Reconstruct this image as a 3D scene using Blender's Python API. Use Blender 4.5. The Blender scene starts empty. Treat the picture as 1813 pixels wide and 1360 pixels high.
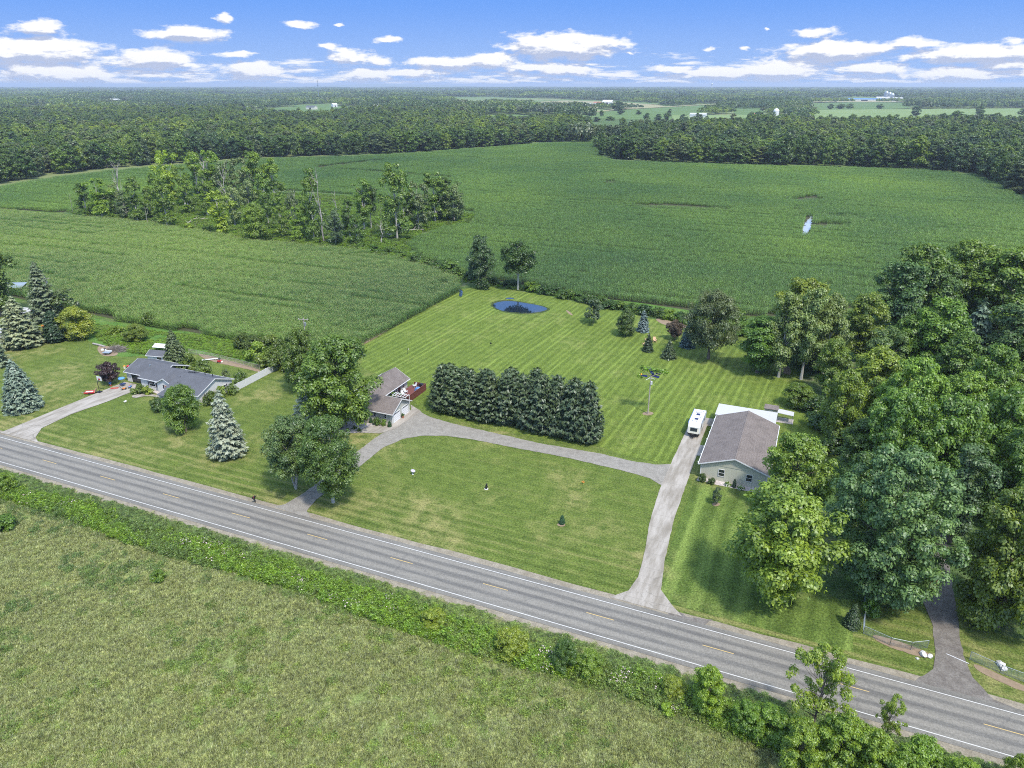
import bpy, math, random
import numpy as np
from mathutils import Vector
R_ = math.radians
sc = bpy.context.scene

# ------------------------------------------------------------------ camera, survey
# World frame: X runs along the road (to the right), Y away from the road, origin on the centre line.
FPX, CAM_H, YAW = 1257.0, 65.0, R_(23.1)
TH = math.atan(530 / FPX)
def _cam(px, py, z=0.0):
    u = (px - 906.5) / FPX; v = (py - 680) / FPX
    y = math.cos(TH) - v * math.sin(TH); d = math.sin(TH) + v * math.cos(TH)
    t = (CAM_H - z) / d
    return u * t, y * t
_E1 = (math.cos(YAW), -math.sin(YAW)); _E2 = (math.sin(YAW), math.cos(YAW))
_C0 = _cam(877, 1040)
def P(px, py, z=0.0):
    """site survey: ground position of a point seen in the aerial view"""
    x, y = _cam(px, py, z); x -= _C0[0]; y -= _C0[1]
    return x * _E1[0] + y * _E1[1], x * _E2[0] + y * _E2[1]
CX = -_C0[0] * _E1[0] - _C0[1] * _E1[1]; CY = -_C0[0] * _E2[0] - _C0[1] * _E2[1]
FW = (-math.sin(YAW), math.cos(YAW)); RT = (math.cos(YAW), math.sin(YAW))
def depth(x, y, z=0.0):
    f = (x - CX) * FW[0] + (y - CY) * FW[1]
    return f * math.cos(TH) - (z - CAM_H) * math.sin(TH)
def row(x, y, z):
    f = (x - CX) * FW[0] + (y - CY) * FW[1]
    return 680 - FPX * (f * math.sin(TH) + (z - CAM_H) * math.cos(TH)) / depth(x, y, z)
def height_at(x, y, toprow):
    a, b = 0.0, 60.0
    for _ in range(40):
        m = (a + b) / 2
        if row(x, y, m) > toprow: a = m
        else: b = m
    return a

cd = bpy.data.cameras.new("camera"); cam = bpy.data.objects.new("camera", cd)
sc.collection.objects.link(cam); sc.camera = cam
cd.sensor_width = 36.0; cd.lens = FPX / 1813 * 36.0; cd.clip_start = 0.5; cd.clip_end = 90000
cam.location = (CX, CY, CAM_H); cam.rotation_euler = (math.pi / 2 - TH, 0, YAW)

# ------------------------------------------------------------------ node helper
class N:
    def __init__(s, nt): s.t = nt; s.n = nt.nodes; s.l = nt.links; s.n.clear()
    def new(s, ty, inp=None, **kw):
        o = s.n.new(ty)
        for k, v in kw.items(): setattr(o, k, v)
        for k, v in (inp or {}).items():
            i = o.inputs[k]
            if isinstance(v, bpy.types.NodeSocket): s.l.new(v, i)
            else: i.default_value = v
        return o
    def m(s, op, a, b=0.0, c=0.0, clamp=False):
        return s.new('ShaderNodeMath', {0: a, 1: b, 2: c}, operation=op, use_clamp=clamp).outputs[0]
    def v(s, op, a, b=(0, 0, 0), c=(0, 0, 0), out=0):
        nd = s.new('ShaderNodeVectorMath', {0: a, 1: b, 2: c}, operation=op)
        return nd.outputs[out]
    def mix(s, f, a, b, mode='MIX'):
        nd = s.n.new('ShaderNodeMix'); nd.data_type = 'RGBA'; nd.blend_type = mode
        for k, v in ((0, f), (6, a), (7, b)):
            if isinstance(v, bpy.types.NodeSocket): s.l.new(v, nd.inputs[k])
            else: nd.inputs[k].default_value = (tuple(v) + (1,))[:4] if k else v
        return nd.outputs[2]
    def noise(s, vec, scale, detail=4, rough=.55, dist=0.0, out=0):
        i = {'Scale': scale, 'Detail': detail, 'Roughness': rough, 'Distortion': dist}
        if vec is not None: i['Vector'] = vec
        return s.new('ShaderNodeTexNoise', i).outputs[out]
    def ramp(s, f, *st):
        nd = s.new('ShaderNodeValToRGB', {0: f}); e = nd.color_ramp.elements
        while len(e) < len(st): e.new(.5)
        for k, (p, c) in enumerate(st):
            e[k].position = p; e[k].color = (tuple(c) + (1,))[:4] if hasattr(c, '__len__') else (c, c, c, 1)
        return nd.outputs[0]
    def step(s, x, a, b):
        return s.new('ShaderNodeMapRange', {0: x, 1: a, 2: b, 3: 0.0, 4: 1.0}, interpolation_type='SMOOTHSTEP').outputs[0]

# ------------------------------------------------------------------ sun, sky
SUN_EL = R_(58); SUN_AZ = math.atan2(0.80, -0.60)
sd = bpy.data.lights.new("sun", 'SUN'); sun = bpy.data.objects.new("sun", sd); sc.collection.objects.link(sun)
sd.energy = 2.1; sd.angle = R_(5); sd.color = (1.0, 0.94, 0.84)
sv = Vector((math.sin(SUN_AZ) * math.cos(SUN_EL), math.cos(SUN_AZ) * math.cos(SUN_EL), math.sin(SUN_EL)))
sun.rotation_euler = sv.to_track_quat('Z', 'Y').to_euler(); sun.location = (0, 0, 200)

w = bpy.data.worlds.new("World"); sc.world = w; w.use_nodes = True
n = N(w.node_tree)
sky = n.new('ShaderNodeTexSky', sky_type='NISHITA'); sky.sun_disc = False
sky.sun_elevation = SUN_EL; sky.sun_rotation = SUN_AZ; sky.altitude = 300; sky.air_density = 1.0; sky.dust_density = 0.35; sky.ozone_density = 2.5
dirv = n.new('ShaderNodeTexCoord').outputs['Generated']
dirn = n.v('NORMALIZE', dirv)
dotF = n.v('DOT_PRODUCT', dirn, (FW[0], FW[1], 0), out=1); dotR = n.v('DOT_PRODUCT', dirn, (RT[0], RT[1], 0), out=1)
az = n.m('ARCTAN2', dotR, dotF)
zc = n.new('ShaderNodeSeparateXYZ', {0: dirn}).outputs[2]
el = n.m('ARCSINE', zc)
def azel(px, py):
    u = (px - 906.5) / FPX; v = (py - 680) / FPX
    f = math.cos(TH) - v * math.sin(TH); z = -math.sin(TH) - v * math.cos(TH)
    return math.atan2(u, f), math.atan2(z, math.hypot(u, f))
# every cloud: centre and half-size (as seen), amount
CL = [(70, 48, 38, 9, 1), (330, 61, 72, 12, 1), (395, 32, 22, 12, .8), (65, 90, 85, 17, 1.1), (20, 100, 60, 12, 1), (105, 131, 80, 17, 1.1), (275, 106, 75, 17, 1),
      (330, 118, 60, 8, .8), (450, 127, 60, 13, 1.05), (415, 96, 58, 8, .8), (530, 43, 38, 7, .9), (600, 42, 20, 5, .7), (575, 79, 42, 7, .75), (683, 72, 40, 8, .85),
      (620, 100, 45, 16, .95), (668, 107, 48, 11, .85), (655, 133, 50, 13, 1), (800, 112, 110, 12, .95), (868, 108, 60, 13, 1.0), (740, 128, 110, 10, .8), (998, 82, 94, 17, 1.15),
      (940, 120, 120, 12, .85), (1000, 124, 80, 12, .95), (1190, 124, 70, 10, .85), (1280, 130, 70, 14, 1), (1375, 124, 75, 17, 1.05), (1450, 58, 65, 8, .9),
      (1480, 91, 95, 16, 1.05), (1540, 122, 90, 12, .9), (1613, 76, 42, 9, 1.0), (1750, 94, 110, 14, 1.05), (1700, 132, 110, 12, .95), (1790, 115, 60, 12, .9),
      (1322, 84, 24, 6, .7), (1256, 86, 26, 7, .7), (1355, 52, 22, 10, .45), (1118, 96, 30, 6, .6), (1795, 74, 40, 8, .8), (90, 118, 90, 9, .7), (230, 146, 120, 6, .8), (1560, 144, 200, 6, .7),
      (560, 145, 110, 6, .75), (900, 144, 160, 7, .75), (1180, 145, 130, 6, .75), (-150, 90, 110, 20, 1), (-300, 120, 120, 20, 1), (2000, 100, 120, 20, 1), (2200, 60, 120, 20, 1)]
field_in = n.new('ShaderNodeCombineXYZ', {0: az, 1: el, 2: 0.0}).outputs[0]
def cloudfield(vec):
    wn = n.noise(n.v('MULTIPLY', vec, (22, 60, 1)), 1.0, 5, .6, out=1)
    wv = n.v('MULTIPLY_ADD', n.v('SUBTRACT', wn, (.5, .5, .5)), (.040, .014, 0), vec)
    best = None
    for (px, py, hw, hh, amt) in CL:
        a, e = azel(px, py); sa, se = FPX / hw / .98, FPX / hh / 1.12
        dd = n.v('MULTIPLY_ADD', wv, (sa, se, 0), (-a * sa, -e * se, 0))
        L = n.v('LENGTH', dd, out=1)
        L = n.m('MULTIPLY_ADD', L, 1.0 / amt, 1 - amt)
        best = L if best is None else n.m('SMOOTH_MIN', best, L, .25)
    big = n.noise(n.v('MULTIPLY', vec, (5, 26, 1)), 1.0, 6, .62)
    det = n.noise(n.v('MULTIPLY', vec, (38, 110, 1)), 1.0, 8, .64)
    dens = n.m('SUBTRACT', 1.0, best)
    dens = n.m('MULTIPLY_ADD', n.m('SUBTRACT', det, .5), 1.55, dens)
    hi = n.m('MULTIPLY', n.step(big, .60, .8), n.step(el, .13, .25))     # scattered cloud above the framed strip
    low = n.m('MULTIPLY_ADD', n.noise(n.v('MULTIPLY', vec, (16, 130, 1)), 1.0, 7, .62), 3.0, -1.12)      # distant cumulus packed along the horizon
    low = n.m('SUBTRACT', low, n.m('MULTIPLY', n.m('ABSOLUTE', n.m('SUBTRACT', n.new('ShaderNodeSeparateXYZ', {0: vec}).outputs[1], .010)), 22.0))
    return n.m('MAXIMUM', n.m('MAXIMUM', n.m('MULTIPLY', dens, 1.35), hi), low)
f0 = cloudfield(field_in)
f1 = cloudfield(n.v('ADD', field_in, (.004, .0075, 0)))
mask = n.step(f0, .0, .62)
lit = n.m('SUBTRACT', n.m('SUBTRACT', f0, f1), -.20, clamp=True)
lit = n.m('MULTIPLY', lit, 2.3, clamp=True)
cloudcol = n.mix(lit, (1.45, 1.66, 2.25), (3.1, 3.1, 3.15))
lowhaze = n.m('SUBTRACT', 1.0, n.step(el, -.01, .045))
skyc = n.mix(1.0, sky.outputs[0], (2.6, 2.12, 1.58, 1), 'MULTIPLY')
elt = n.step(el, 0.0, .115)
skyc = n.mix(n.m('MULTIPLY', n.m('SUBTRACT', 1.0, n.step(el, .30, .75)), 1.0), skyc, n.mix(n.step(el, .14, .32), n.mix(elt, (1.05, 1.60, 2.75), (.45, 1.10, 2.80)), (.95, 1.9, 4.2)))
cloudcol = n.mix(n.m('MULTIPLY', lowhaze, .25), cloudcol, (1.9, 2.1, 2.7))
mask = n.m('MULTIPLY', mask, n.step(zc, -.004, .002))
out = n.mix(mask, skyc, cloudcol)
bg = n.new('ShaderNodeBackground', {'Color': out, 'Strength': 0.15})
n.new('ShaderNodeOutputWorld', {0: bg.outputs[0]})
w.cycles.sampling_method = 'MANUAL'; w.cycles.sample_map_resolution = 512

sc.view_settings.view_transform = 'Standard'; sc.view_settings.look = 'None'
sc.view_settings.exposure = 1.2; sc.view_settings.gamma = 1.0
sc.render.engine = 'CYCLES'
cy = sc.cycles; cy.max_bounces = 5; cy.diffuse_bounces = 4; cy.glossy_bounces = 2; cy.transmission_bounces = 2; cy.transparent_max_bounces = 4
cy.volume_bounces = 0; cy.use_denoising = False; cy.filter_width = 1.05; cy.sample_clamp_indirect = 4.0

# ------------------------------------------------------------------ materials
MATS = {}
def M(name, fn):
    m = bpy.data.materials.new(name); m.use_nodes = True; k = N(m.node_tree); fn(k); MATS[name] = m; return m
def surf(k, col, rough=.85, spec=.3, bump=None, bs=.4, bd=.05, metal=0.0, extra=None):
    i = {'Base Color': col, 'Roughness': rough, 'Specular IOR Level': spec, 'Metallic': metal}
    if bump is not None: i['Normal'] = k.new('ShaderNodeBump', {'Strength': bs, 'Distance': bd, 'Height': bump}).outputs[0]
    if isinstance(col, tuple): i['Base Color'] = col + (1,)
    p = k.new('ShaderNodeBsdfPrincipled', i)
    k.new('ShaderNodeOutputMaterial', {0: p.outputs[0]}); return p
def pos(k): return k.new('ShaderNodeNewGeometry').outputs['Position']
def opos(k): return k.new('ShaderNodeTexCoord').outputs['Object']
def plain(name, col, rough=.6, spec=.4, metal=0.0, var=.12, sc_=3.0):
    def f(k):
        nz = k.noise(opos(k), sc_, 5, .6)
        c = k.mix(k.m('MULTIPLY', nz, 1.0), tuple(x * (1 - var * 1.6) for x in col), tuple(min(1, x * (1 + var)) for x in col))
        surf(k, c, rough, spec, nz, .15, .01, metal)
    return M(name, f)
def leaf(name, a, b, trans=.28, huevar=.5, nscale=.55, speck=0, regional=1):
    def f(k):
        g = k.new('ShaderNodeNewGeometry'); oi = k.new('ShaderNodeObjectInfo')
        cl = k.noise(opos(k), nscale, 2, .5)
        t = k.m('ADD', k.m('MULTIPLY', g.outputs['Random Per Island'], .55), k.m('MULTIPLY', k.step(cl, .36, .64), .45))
        c = k.mix(t, a, b)
        warm = k.mix(k.m('MULTIPLY', oi.outputs['Random'], huevar), (1, 1, 1), (1.35, 1.12, .75))
        c = k.mix(1.0, c, warm, 'MULTIPLY')
        reg = k.noise(g.outputs['Position'], .011, 3, .55)
        big = k.noise(g.outputs['Position'], .0030, 3, .55)
        if regional: c = k.mix(1.0, c, k.ramp(big, (.40, (.82, .86, .90)), (.60, (1.22, 1.18, 1.0))), 'MULTIPLY')
        if regional: c = k.mix(1.0, c, k.ramp(reg, (.36, (.80, .88, .92)), (.64, (1.28, 1.20, .95))), 'MULTIPLY')
        c = k.mix(1.0, c, oi.outputs['Color'], 'MULTIPLY')
        if speck: c = k.mix(1.0, c, k.ramp(k.noise(g.outputs['Position'], speck, 4, .9), (.38, .42), (.62, 1.70)), 'MULTIPLY')
        d = k.new('ShaderNodeBsdfDiffuse', {'Color': c})
        tr = k.new('ShaderNodeBsdfTranslucent', {'Color': k.mix(1.0, c, (1.25, 1.3, .55), 'MULTIPLY')})
        gl = k.new('ShaderNodeBsdfGlossy', {'Color': (.8, .85, .9, 1), 'Roughness': .45})
        s = k.new('ShaderNodeMixShader', {0: min(.42, trans * 1.35), 1: d.outputs[0], 2: tr.outputs[0]})
        s = k.new('ShaderNodeMixShader', {0: .04, 1: s.outputs[0], 2: gl.outputs[0]})
        k.new('ShaderNodeOutputMaterial', {0: s.outputs[0]})
    return M(name, f)
leaf('leaf_mid', (.036, .075, .016), (.140, .215, .040))
leaf('leaf_dark', (.028, .062, .022), (.105, .170, .058), .2)
leaf('leaf_light', (.065, .120, .018), (.235, .330, .055), .3)
leaf('leaf_yellow', (.070, .115, .016), (.250, .310, .050), .3)
leaf('leaf_grey', (0.054, 0.084, 0.041), (0.162, 0.209, 0.115), .25)
leaf('leaf_purple', (0.016, 0.011, 0.014), (0.061, 0.035, 0.046), .15)
leaf('needle_blue', (0.063, 0.098, 0.092), (0.230, 0.287, 0.270), .08, .1)
leaf('needle_pale', (0.092, 0.127, 0.103), (0.310, 0.356, 0.322), .08, .1)
leaf('needle_grey', (.048, .078, .050), (.165, .205, .140), .08, .2)
leaf('needle_green', (.034, .060, .022), (.120, .158, .070), .08, .25)
leaf('needle_dark', (0.010, 0.028, 0.014), (0.041, 0.076, 0.041), .08, .2)
leaf('corn_leaf', (.050, .106, .028), (.190, .305, .082), .25, .25, .12, .6)
leaf('weed_leaf', (.072, .145, .014), (.250, .385, .042), .3, .5, .5, 1.2, 0)
leaf('meadow_blade', (.130, .162, .048), (.365, .392, .155), .25, .30, .4, 2.4, 0)
leaf('verge_blade', (.065, .115, .030), (.190, .265, .075), .25, .4, .4, 1.6)
plain('corn_tassel', (.34, .38, .14), .9, .1)
plain('flower', (.62, .50, .50), .9, .1, var=.3, sc_=.6)
plain('hydrangea', (.75, .76, .60), .9, .1)
plain('bark', (.17, .14, .115), .95, .1, var=.3, sc_=5)
plain('bark_pale', (.42, .40, .36), .9, .1, var=.3, sc_=4)
plain('dead_wood', (.36, .33, .30), .9, .1, var=.35, sc_=3)
plain('brush_wood', (.24, .21, .18), .95, .1, var=.4, sc_=3)

def mottled(k, p, dark, mid, light, dry, dryamt=.5, sx=1.0):
    n1 = k.noise(p, .055, 4, .6); n2 = k.noise(p, .42, 5, .65); n3 = k.noise(p, 2.6, 4, .7)
    c = k.mix(k.step(n2, .30, .70), dark, mid)
    c = k.mix(k.m('MULTIPLY', k.step(n3, .42, .72), .6), c, light)
    c = k.mix(k.m('MULTIPLY', k.m('MULTIPLY', k.step(n1, .46, .66), k.step(n2, .35, .65)), dryamt), c, dry)
    return c, n2, n3
def lawn(name, dark, mid, light, dry, dryamt, stripes=0.0, period=2.2, tilt=0.0, road=0.0, width=.5):
    def f(k):
        p = pos(k)
        c, n2, n3 = mottled(k, p, dark, mid, light, dry, dryamt)
        fine = k.noise(p, 3.6, 5, .85)
        # mowing passes: the lay of the grass in long parallel bands
        xyz = k.new('ShaderNodeSeparateXYZ', {0: p})
        def band(coord, other, per, wob, seed):
            wn = k.noise(k.new('ShaderNodeCombineXYZ', {0: k.m('MULTIPLY', other, .03), 1: k.m('MULTIPLY', coord, .2), 2: seed}).outputs[0], 1.0, 2, .5)
            q = k.m('DIVIDE', k.m('MULTIPLY_ADD', wn, wob, coord), per)
            s_ = k.m('SINE', k.m('MULTIPLY', q, 6.2832))
            streak = k.noise(k.new('ShaderNodeCombineXYZ', {0: k.m('MULTIPLY', q, 1.1), 1: k.m('MULTIPLY', other, .045), 2: seed}).outputs[0], 1.0, 5, .7)
            wob = k.new('ShaderNodeTexWhiteNoise', {'W': k.m('ADD', k.m('FLOOR', k.m('ADD', q, .25)), seed * 7.0)}, noise_dimensions='1D').outputs[0]
            return s_, streak, k.m('MULTIPLY_ADD', wob, .95, .3)
        if stripes:
            co = k.m('MULTIPLY_ADD', xyz.outputs[1], -math.tan(tilt), xyz.outputs[0])
            s_, streak, amp = band(co, xyz.outputs[1], period, 3.2, 1.3)
            a = k.m('MULTIPLY', k.m('MULTIPLY', k.m('MULTIPLY', k.step(s_, -.2, .95), k.step(streak, .36, .60)), amp), stripes, clamp=True)
            c = k.mix(a, c, tuple(x * 1.55 for x in light))
            a2 = k.m('MULTIPLY', k.m('MULTIPLY', k.step(k.m('MULTIPLY', s_, -1), .0, .9), k.step(streak, .62, .36)), stripes * 1.0)
            c = k.mix(a2, c, tuple(x * .55 for x in dark))
        if road:
            s_, streak, amp = band(xyz.outputs[1], xyz.outputs[0], 1.9, .8, 4.1)
            near = k.m('ADD', .25, k.m('MULTIPLY', k.step(xyz.outputs[1], 20, 7), .75))
            a = k.m('MULTIPLY', k.m('MULTIPLY', k.step(s_, -.2, .9), k.step(streak, .40, .62)), k.m('MULTIPLY', near, road))
            c = k.mix(a, c, dry)
            a2 = k.m('MULTIPLY', k.m('MULTIPLY', k.step(k.m('MULTIPLY', s_, -1), .1, .9), k.step(streak, .6, .38)), k.m('MULTIPLY', near, road))
            c = k.mix(a2, c, tuple(x * .6 for x in dark))
        c = k.mix(1.0, c, k.ramp(fine, (.36, .42), (.64, 1.65)), 'MULTIPLY')
        surf(k, c, .95, .1, k.m('ADD', fine, n3), .8, .12)
    return M(name, f)
lawn('lawn_front', (.060, .092, .018), (.102, .142, .028), (.145, .182, .042), (.235, .215, .085), .85, 0, road=.50)
lawn('lawn_back', (.068, .104, .018), (.112, .155, .027), (.155, .205, .040), (.200, .212, .070), .5, .34, 1.75, R_(3.4))
lawn('lawn_side', (.056, .092, .018), (.092, .140, .028), (.135, .180, .042), (.21, .20, .08), .7, .5, 3.3, R_(1.0))
lawn('rough_grass', (.045, .100, .020), (.085, .165, .030), (.125, .220, .042), (.19, .19, .08), .45)
lawn('verge_grass', (.045, .085, .018), (.078, .130, .026), (.115, .170, .038), (.17, .16, .085), .5)
lawn('meadow', (.110, .145, .040), (.170, .210, .065), (.185, .220, .082), (.245, .240, .118), .55)
lawn('wet_grass', (.030, .045, .016), (.050, .075, .022), (.075, .11, .03), (.09, .08, .04), .5)
lawn('scrub', (.040, .075, .022), (.070, .120, .034), (.10, .16, .045), (.20, .18, .11), .6)
def _soil(k):
    p = pos(k); a = k.noise(p, 1.1, 5, .65)
    surf(k, k.mix(a, (.030, .040, .018), (.085, .080, .045)), .95, .1, a, .5, .1)
M('crop_soil', _soil)
def _dirt(k):
    p = pos(k); a = k.noise(p, 1.6, 6, .7)
    surf(k, k.mix(a, (.12, .085, .055), (.34, .26, .18)), .95, .1, a, .5, .1)
M('bare_dirt', _dirt)
def _ground(k):
    p = pos(k); a = k.noise(p, .004, 6, .6); b = k.noise(p, .06, 5, .7)
    fl = k.new('ShaderNodeTexVoronoi', {'Vector': p, 'Scale': .0032}); fc = k.ramp(k.new('ShaderNodeSeparateColor', {0: fl.outputs['Color']}).outputs[0], (.0, (.085, .150, .045)), (.4, (.15, .21, .07)), (.7, (.20, .22, .10)), (1.0, (.11, .18, .06)))
    c = k.mix(k.m('MULTIPLY', b, .35), fc, (.04, .07, .02))
    surf(k, c, .95, .1, b, .3, .5)
M('countryside', _ground)
def farm(name, a, b, per=0.0):
    def f(k):
        p = pos(k); s_ = k.noise(k.v('MULTIPLY', p, (.012, .09, 1)), 1.0, 5, .6); q = k.noise(p, .35, 4, .7)
        c = k.mix(k.step(s_, .35, .65), a, b); c = k.mix(k.m('MULTIPLY', q, .35), c, tuple(x * .5 for x in a))
        surf(k, c, .95, .1, q, .4, .3)
    return M(name, f)
farm('field_green', (.080, .140, .042), (.140, .205, .065))
farm('field_pale', (.14, .21, .07), (.22, .28, .11))
farm('field_tan', (.24, .23, .12), (.34, .31, .18))
def _asphalt(k):
    p = pos(k); xyz = k.new('ShaderNodeSeparateXYZ', {0: p}); y = xyz.outputs[1]
    fine = k.noise(p, 5.5, 4, .85); mid = k.noise(k.v('MULTIPLY', p, (.10, 1.1, 1)), 1.0, 6, .7); big = k.noise(k.v('MULTIPLY', p, (.03, .5, 1)), 1.0, 3, .6)
    c = k.mix(k.step(mid, .3, .7), (.128, .121, .108), (.190, .179, .156))
    # polished wheel tracks: two in each lane
    def track(y0, w_, amt, col):
        nonlocal c
        d = k.m('ABSOLUTE', k.m('SUBTRACT', k.m('MULTIPLY_ADD', big, .5, y), y0 + .25))
        c = k.mix(k.m('MULTIPLY', k.m('SUBTRACT', 1.0, k.step(d, w_ * .3, w_)), amt), c, col)
    for y0 in (-2.45, -.85, .95, 2.5): track(y0, .62, .55, (.225, .208, .178))
    track(.2, .45, .5, (.078, .075, .072)); track(1.75, .4, .40, (.085, .083, .080)); track(-1.7, .4, .40, (.088, .086, .083)); track(3.05, .3, .3, (.095, .093, .09))
    vor = k.new('ShaderNodeTexVoronoi', {'Vector': k.v('MULTIPLY', k.v('ADD', p, k.v('MULTIPLY', k.noise(p, 1.2, 4, .7, out=1), (1.6, 1.2, 0))), (.10, .22, 1)), 'Scale': 1.0}, feature='DISTANCE_TO_EDGE')
    crack = k.m('SUBTRACT', 1.0, k.step(vor.outputs['Distance'], .0, .014))
    c = k.mix(k.m('MULTIPLY', crack, .22), c, (.07, .07, .07))
    c = k.mix(1.0, c, k.ramp(fine, (.34, .72), (.66, 1.28)), 'MULTIPLY')
    surf(k, c, .9, .25, fine, .4, .02)
M('asphalt', _asphalt)
def _gravel(name, a, b):
    def f(k):
        p = pos(k); fine = k.noise(p, 4.5, 5, .9); mid = k.noise(p, .8, 4, .6)
        c = k.mix(k.step(mid, .3, .7), a, b); c = k.mix(1.0, c, k.ramp(fine, (.3, .55), (.7, 1.4)), 'MULTIPLY')
        surf(k, c, .95, .15, fine, .8, .05)
    M(name, f)
_gravel('gravel', (.205, .190, .165), (.255, .238, .208)); _gravel('shoulder_gravel', (0.200, 0.173, 0.129), (0.274, 0.241, 0.187)); _gravel('gravel_dark', (0.126, 0.112, 0.099), (0.185, 0.169, 0.150))
_gravel('garden_stone', (.36, .32, .31), (.52, .47, .45))
def _conc(k):
    p = pos(k); fine = k.noise(p, 7, 5, .8); st = k.noise(k.v('MULTIPLY', p, (.9, .16, 1)), 1.0, 5, .65); xyz = k.new('ShaderNodeSeparateXYZ', {0: p})
    c = k.mix(k.step(st, .3, .68), (.215, .190, .155), (.355, .325, .285))
    j = k.m('ABSOLUTE', k.m('SUBTRACT', k.m('FRACT', k.m('DIVIDE', xyz.outputs[1], 3.6)), .5))
    c = k.mix(k.m('MULTIPLY', k.m('SUBTRACT', 1.0, k.step(j, .004, .014)), .5), c, (.14, .13, .11))
    vor = k.new('ShaderNodeTexVoronoi', {'Vector': k.v('ADD', p, k.v('MULTIPLY', k.noise(p, 1.5, 4, .7, out=1), (1.2, 1.2, 0))), 'Scale': .35}, feature='DISTANCE_TO_EDGE')
    crack = k.m('MULTIPLY', k.m('SUBTRACT', 1.0, k.step(vor.outputs['Distance'], .0, .02)), k.step(xyz.outputs[1], 16, 8))
    c = k.mix(k.m('MULTIPLY', crack, .6), c, (.13, .12, .10))
    c = k.mix(1.0, c, k.ramp(fine, (.3, .85), (.7, 1.1)), 'MULTIPLY')
    surf(k, c, .9, .2, fine, .3, .02)
M('concrete', _conc)
def paint(name, col, worn):
    def f(k):
        p = pos(k); a = k.noise(p, 3.0, 5, .8)
        surf(k, k.mix(k.m('MULTIPLY', k.step(a, .45, .8), worn), col, (.25, .24, .22)), .7, .3)
    M(name, f)
paint('paint_white', (.50, .49, .46), .8); paint('paint_yellow', (.50, .36, .14), .8)
def _water(k):
    p = pos(k); surf(k, (.010, .018, .030), .03, .9, k.noise(p, 2.0, 3, .5), .03, .02)
M('water', _water)
plain('glint_water', (.42, .45, .47), .12, .6)  # pale base colour stands in for bright sky reflected off the field water
def shingle(name, a, b, per=.16):
    def f(k):
        o = opos(k); z = k.new('ShaderNodeSeparateXYZ', {0: o}).outputs[2]
        br = k.noise(k.v('MULTIPLY', o, (5.5, 5.5, 14)), 1.0, 3, .85); big = k.noise(o, .5, 3, .6)
        c = k.mix(k.step(br, .33, .67), a, b); c = k.mix(k.m('MULTIPLY', k.step(big, .4, .7), .35), c, tuple(x * .7 for x in a))
        ln = k.m('FRACT', k.m('DIVIDE', z, per)); c = k.mix(k.m('MULTIPLY', k.step(ln, .82, 1.0), .35), c, tuple(x * .45 for x in a))
        surf(k, c, .92, .15, br, .5, .02)
    M(name, f)
shingle('shingle_brown', (.108, .090, .082), (.225, .195, .178)); shingle('shingle_grey', (.080, .083, .092), (.125, .130, .145), .12)
def siding(name, col, per=.18, vert=False):
    def f(k):
        o = opos(k); s_ = k.new('ShaderNodeSeparateXYZ', {0: o}); z = s_.outputs[2]
        q = k.m('ADD', s_.outputs[0], s_.outputs[1]) if vert else z
        ln = k.m('FRACT', k.m('DIVIDE', q, per)); nz = k.noise(o, 1.2, 4, .6)
        c = k.mix(nz, tuple(x * .86 for x in col), col); c = k.mix(k.m('MULTIPLY', k.step(ln, .86, 1.0), .45), c, tuple(x * .4 for x in col))
        surf(k, c, .7, .3, ln, .3, .02)
    M(name, f)
siding('siding_sage', (.46, .45, .355)); siding('siding_sage_vertical', (.48, .47, .37), .40, True); siding('siding_grey', (.46, .47, .42)); siding('siding_white', (.60, .60, .585), .2)
siding('deck_board', (.150, .050, .038), .14); siding('metal_roof', (.46, .46, .46), .30, True); siding('vinyl_fence', (.62, .62, .62), .2, True)
plain('white_trim', (.62, .62, .61), .5); plain('window_dark', (.02, .025, .032), .12, .8, var=.3); plain('door_white', (.72, .73, .74), .5)
plain('shutter_dark', (.025, .022, .03), .6); plain('rv_white', (.58, .575, .55), .35, .5, var=.06); plain('blue_paint', (.06, .17, .60), .5); plain('navy_panel', (.012, .018, .09), .3, .6)
plain('black_plastic', (.015, .015, .018), .5); plain('galvanized', (.38, .42, .44), .4, .5, .6); plain('wood_pole', (.36, .32, .28), .9, .1); plain('red_paint', (.50, .03, .035), .4)
plain('red_car_paint', (.42, .008, .016), .25, .6); plain('orange_paint', (.62, .19, .03), .6); plain('tan_wood', (.55, .36, .22), .7); plain('rock', (.55, .53, .50), .9); plain('terracotta', (.35, .14, .08), .8)
plain('cream_paint', (.60, .58, .48), .6); plain('chrome', (.6, .6, .62), .2, .5, .9); plain('rubber', (.02, .02, .02), .8); plain('yellow_bloom', (.75, .35, .03), .8); plain('tarp_blue', (.10, .26, .55), .6)
plain('lavender_plastic', (.42, .38, .48), .5)

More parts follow.
